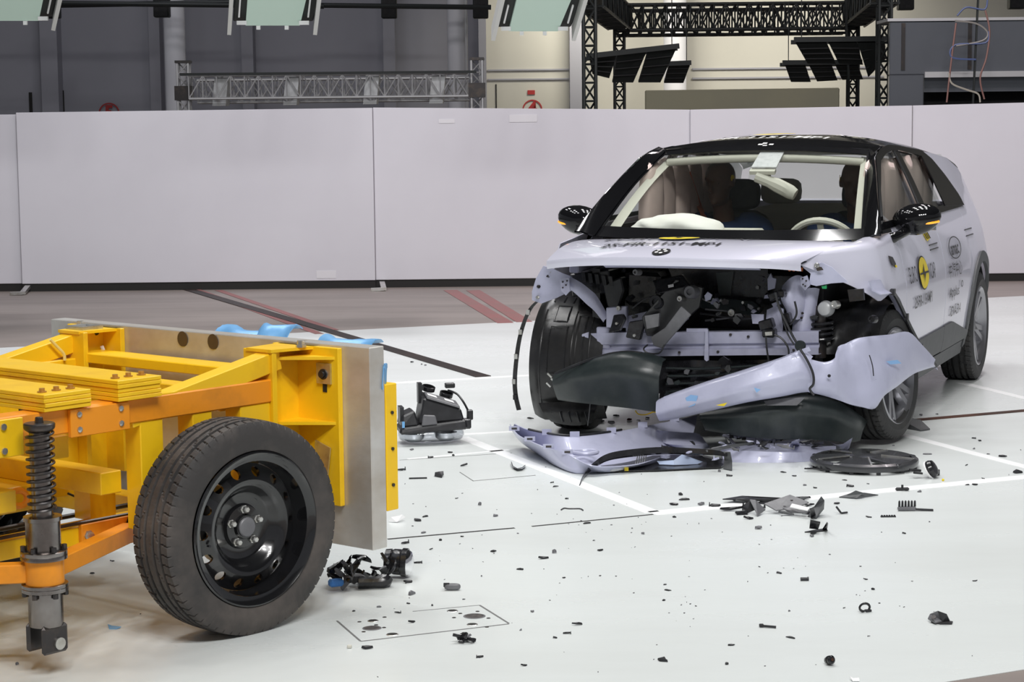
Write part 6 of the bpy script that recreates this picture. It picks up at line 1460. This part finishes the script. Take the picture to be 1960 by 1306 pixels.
MB().lathe([(.02, 0), (.036, .006), (.040, .020), (.034, .034), (.015, .040), (0, .040)], (0, 0, .030), (.6, -.6, .5), 24, cap=False).build('dome', BLKSH, e); MB().lathe([(.041, .0), (.043, .006), (.040, .010)], (0, 0, .030), (.6, -.6, .5), 24, cap=False).build('rim', WHITEPL, e)
MB().bar((-.03, .01, .03), (-.08, .02, .035), .014, .010).bar((-.03, -.004, .02), (-.07, .0, .025), .012, .008).build('prong', BLKPL, e, 0); MB().cbox((.055, .03, .014), (.03, .02, .025)).build('plug', BLKPL, e, 0)
e, k = piece('trim_triangle', 'flat dark triangular trim plate lying on the tape line', 'trim', 1640, 952, 0)
bits(e, [(1606, 953, .0), (1632, 945, .018), (1654, 945, .018), (1681, 949, .004), (1640, 955, .002)], None).build('plate', CLAD, e, 0); bits(e, [(1622, 949, .02), (1638, 941, .035), (1655, 946, .02)], None).build('fin', CLAD, e, 0)
e, k = piece('mud_flap', 'dark triangular mud flap lying beside the front wheel', 'flap', 1748, 822, 0)
bits(e, [(1718, 818, .0), (1726, 806, .035), (1745, 803, .04), (1762, 806, .035), (1780, 823, .002), (1762, 826, 0)], None, .006).build('flap', CLAD, e, 0)
e, k = piece('oval_switch', 'small black oval switch with a stub on the tape line', 'switch', 1727, 940, 0)
MB().cbox((0, 0, .008), (.060, .016, .014)).build('body', BLKPL, e, 0, bevel=.006); MB().cyl((.0, 0, .014), (.0, 0, .026), .005, 8).build('stub', BLKPL, e)
e, k = piece('holed_bracket', 'grey plate with a round hole and dark folds at the lower right', 'bracket', 1800, 1192, 0)
bits(e, [(1776, 1186, .008), (1780, 1178, .02), (1795, 1172, .035), (1805, 1190, .006), (1790, 1194, .004)], None).build('plate', GREYPL, e, 0); MB().lathe([(.008, 0), (.008, .002)], local(e, 1787, 1182, .022), (-.2, -.6, 1), 14).build('plate_hole', DARKSTEEL, e)
bits(e, [(1795, 1172, .037), (1812, 1178, .03), (1818, 1190, .006), (1804, 1191, .006)], None).build('fold', BLKPL, e, 0); bits(e, [(1782, 1192, .0), (1810, 1190, .0), (1824, 1192, .0), (1822, 1196, .0), (1800, 1196, .0)], None).build('foot', BLKPL, e, 0)
e, k = piece('crumpled_bracket', 'crumpled glossy black bracket near the floor hatch', 'bracket', 888, 1230, 0)
for i in range(8):
    r = random.Random(800 + i); shard_mb(810 + i, 6, .16, .5, .6).xf(Matrix.Translation((r.uniform(-.02, .02), r.uniform(-.012, .012), r.uniform(.002, .018))) @ Matrix.Rotation(r.uniform(-.9, .9), 4, 'X') @ Matrix.Rotation(r.uniform(-.5, .5), 4, 'Y') @ Matrix.Scale(r.uniform(.03, .055), 4)).build('fold', r.choice([BLKSH, BLKSH, GREYPL]), e, 25)
for ch in [o for o in bpy.data.objects if o.parent == e]:
    zmin = min(v.co.z for v in ch.data.vertices)
    if zmin < 0: ch.location.z = -zmin
e, k = piece('clamp_ring', 'small open black clamp ring in the right foreground', 'clamp', 1655, 1172, .3)
MB().tube([(.018 * math.cos(a), .0, .015 + .013 * math.sin(a)) for a in np.linspace(-.6, 4.6, 14)], .004, 6).build('ring', BLKSH, e); MB().cbox((.012, 0, .004), (.02, .012, .006)).build('foot', BLKPL, e, 0)
e, k = piece('round_plug', 'round dark plug with a rusty centre near the bottom edge', 'plug', 1587, 1273, 0)
MB().lathe([(.010, 0), (.013, .004), (.013, .012), (.009, .016), (0, .016)], (0, 0, .014), (.4, -.8, .3), 18, cap=False).lathe([(.013, 0), (.010, -.012), (0, -.014)], (0, 0, .014), (.4, -.8, .3), 18, cap=False).build('body', BLKSH, e); MB().lathe([(.005, 0), (.005, .004)], Vector((0, 0, .014)) + Vector((.4, -.8, .3)).normalized() * .014, (.4, -.8, .3), 10).build('core', RUST, e)
e, k = piece('bolt_pin', 'short dark pin with a collar on the open floor', 'pin', 1540, 1112, 0)
MB().cyl((-.014, 0, .006), (.010, 0, .006), .006, 12).cyl((.010, 0, .007), (.014, 0, .007), .007, 12).build('shaft', BLKPL, e)
e, k = piece('lever_arm', 'slim black lever lying on the open floor', 'lever', 1470, 1202, 0)
MB().bar((-.022, .006, .005), (.024, -.008, .004), .006, .006).build('arm', BLKPL, e, 0); MB().cbox((-.020, .006, .006), (.014, .010, .010)).build('head', BLKPL, e, 0, bevel=.002)
e, k = piece('grey_cap', 'rounded dark grey plastic cap left of centre on the floor', 'cap', 866, 1130, 0)
o = pillow(MB(), (0, 0, .012), (.028, .012, .011), 10, 0, 0, 3); o.build('cap', GREYPL, e, 60); MB().cbox((-.02, 0, .018), (.02, .014, .012)).build('lip', BLKPL, e, 0)
e, k = piece('toothed_strip', 'flat dark toothed strip right of the plastic pile', 'strip', 1700, 990, 0)
MB().box(-.03, .03, -.006, .006, 0, .004).build('strip', BLKPL, e, 0)
for i in range(6): MB().box(-.028 + .01 * i, -.022 + .01 * i, -.004, .004, .004, .008).build('tooth', BLKPL, e, 0)
e, k = piece('v_clip', 'small forked black clip below the triangular trim', 'clip', 1610, 984, 0)
MB().bar((-.02, 0, .03), (0, 0, .003), .005, .008).build('prong', BLKPL, e, 0); MB().bar((0, 0, .003), (.026, 0, .006), .008, .006).build('foot', BLKPL, e, 0)
e, k = piece('curved_blade', 'thin black crescent trim on the floor left of the bumper cover', 'trim', 992, 896, 0)
MB().sheet([[local(e, px, py, z), local(e, px, py, z + .012)] for px, py, z in ((978, 884, .008), (981, 893, .002), (990, 898, .0), (1000, 896, .002), (1006, 891, .004))], .003).build('blade', BLKPL, e, 60)
e, k = piece('wire_clip', 'bent thin black wire clip on the floor below the bumper cover', 'wire', 1090, 976, 0)
MB().tube([local(e, px, py, .003) for px, py in ((1074, 976), (1080, 973), (1090, 974), (1110, 974), (1116, 977))], .0025, 6, smooth=3).build('wire', BLKPL, e)
e, k = piece('flat_strip', 'long thin black strip on the floor right of the trolley plate', 'strip', 800, 917, 0)
MB().bar((-.04, 0, .003), (.04, .006, .003), .010, .005).build('strip', BLKPL, e, 0)
e, k = piece('paper_scrap', 'torn white scrap at the bottom edge of the photo', 'scrap', 1636, 1301, 0)
bits(e, [(1626, 1296, .008), (1634, 1300, .003), (1644, 1299, .006), (1645, 1305, .001), (1632, 1305, .001)], None, .002).build('scrap', WHTDEC, e, 0)
e, k = piece('foil_scrap', 'pale blue foil scrap on the floor behind the strut', 'scrap', 220, 1202, 0)
bits(e, [(206, 1196, .006), (214, 1199, .002), (232, 1201, .004), (222, 1205, .0), (209, 1205, .0)], None, .002).build('scrap', BLUEFOIL, e, 0)
e, k = piece('white_film', 'crumpled clear white film behind the yellow impact plate', 'scrap', 765, 996, 0)
bits(e, [(748, 990, .02), (770, 986, .025), (776, 992, .012), (760, 1000, .002), (744, 999, .002)], None, .002).build('film', WHITEPL, e, 0)
e, k = piece('foam_crumb', 'tiny beige foam crumb near the floor hatch', 'foam', 669, 1241, 0)
MB().cbox((0, 0, .005), (.014, .010, .010)).build('crumb', BEIGE, e, 0, bevel=.002)
e, k = piece('red_fragment', 'small dark red lens fragment under the car', 'fragment', 1206, 805, 0)
shard_mb(3, 6, .2, .2, .5).xf(Matrix.Scale(.04, 4)).build('lens', mat('red_lens', (.16, .01, .012), .2), e, 20)
e, k = piece('oval_ring', 'small thin oval ring on the floor right of the front wheel', 'ring', 1775, 870, 0)
MB().tube([(.02 * math.cos(a), .012 * math.sin(a), .002) for a in np.linspace(0, 6.283, 17)[:-1]], .002, 6, closed=True).build('ring', GREYPL, e)
e, k = piece('yellow_crumb', 'tiny yellow crumb on the tape line', 'crumb', 1805, 921, 0)
MB().cbox((0, 0, .005), (.010, .008, .010)).build('crumb', YELDEC, e, 0, bevel=.002)
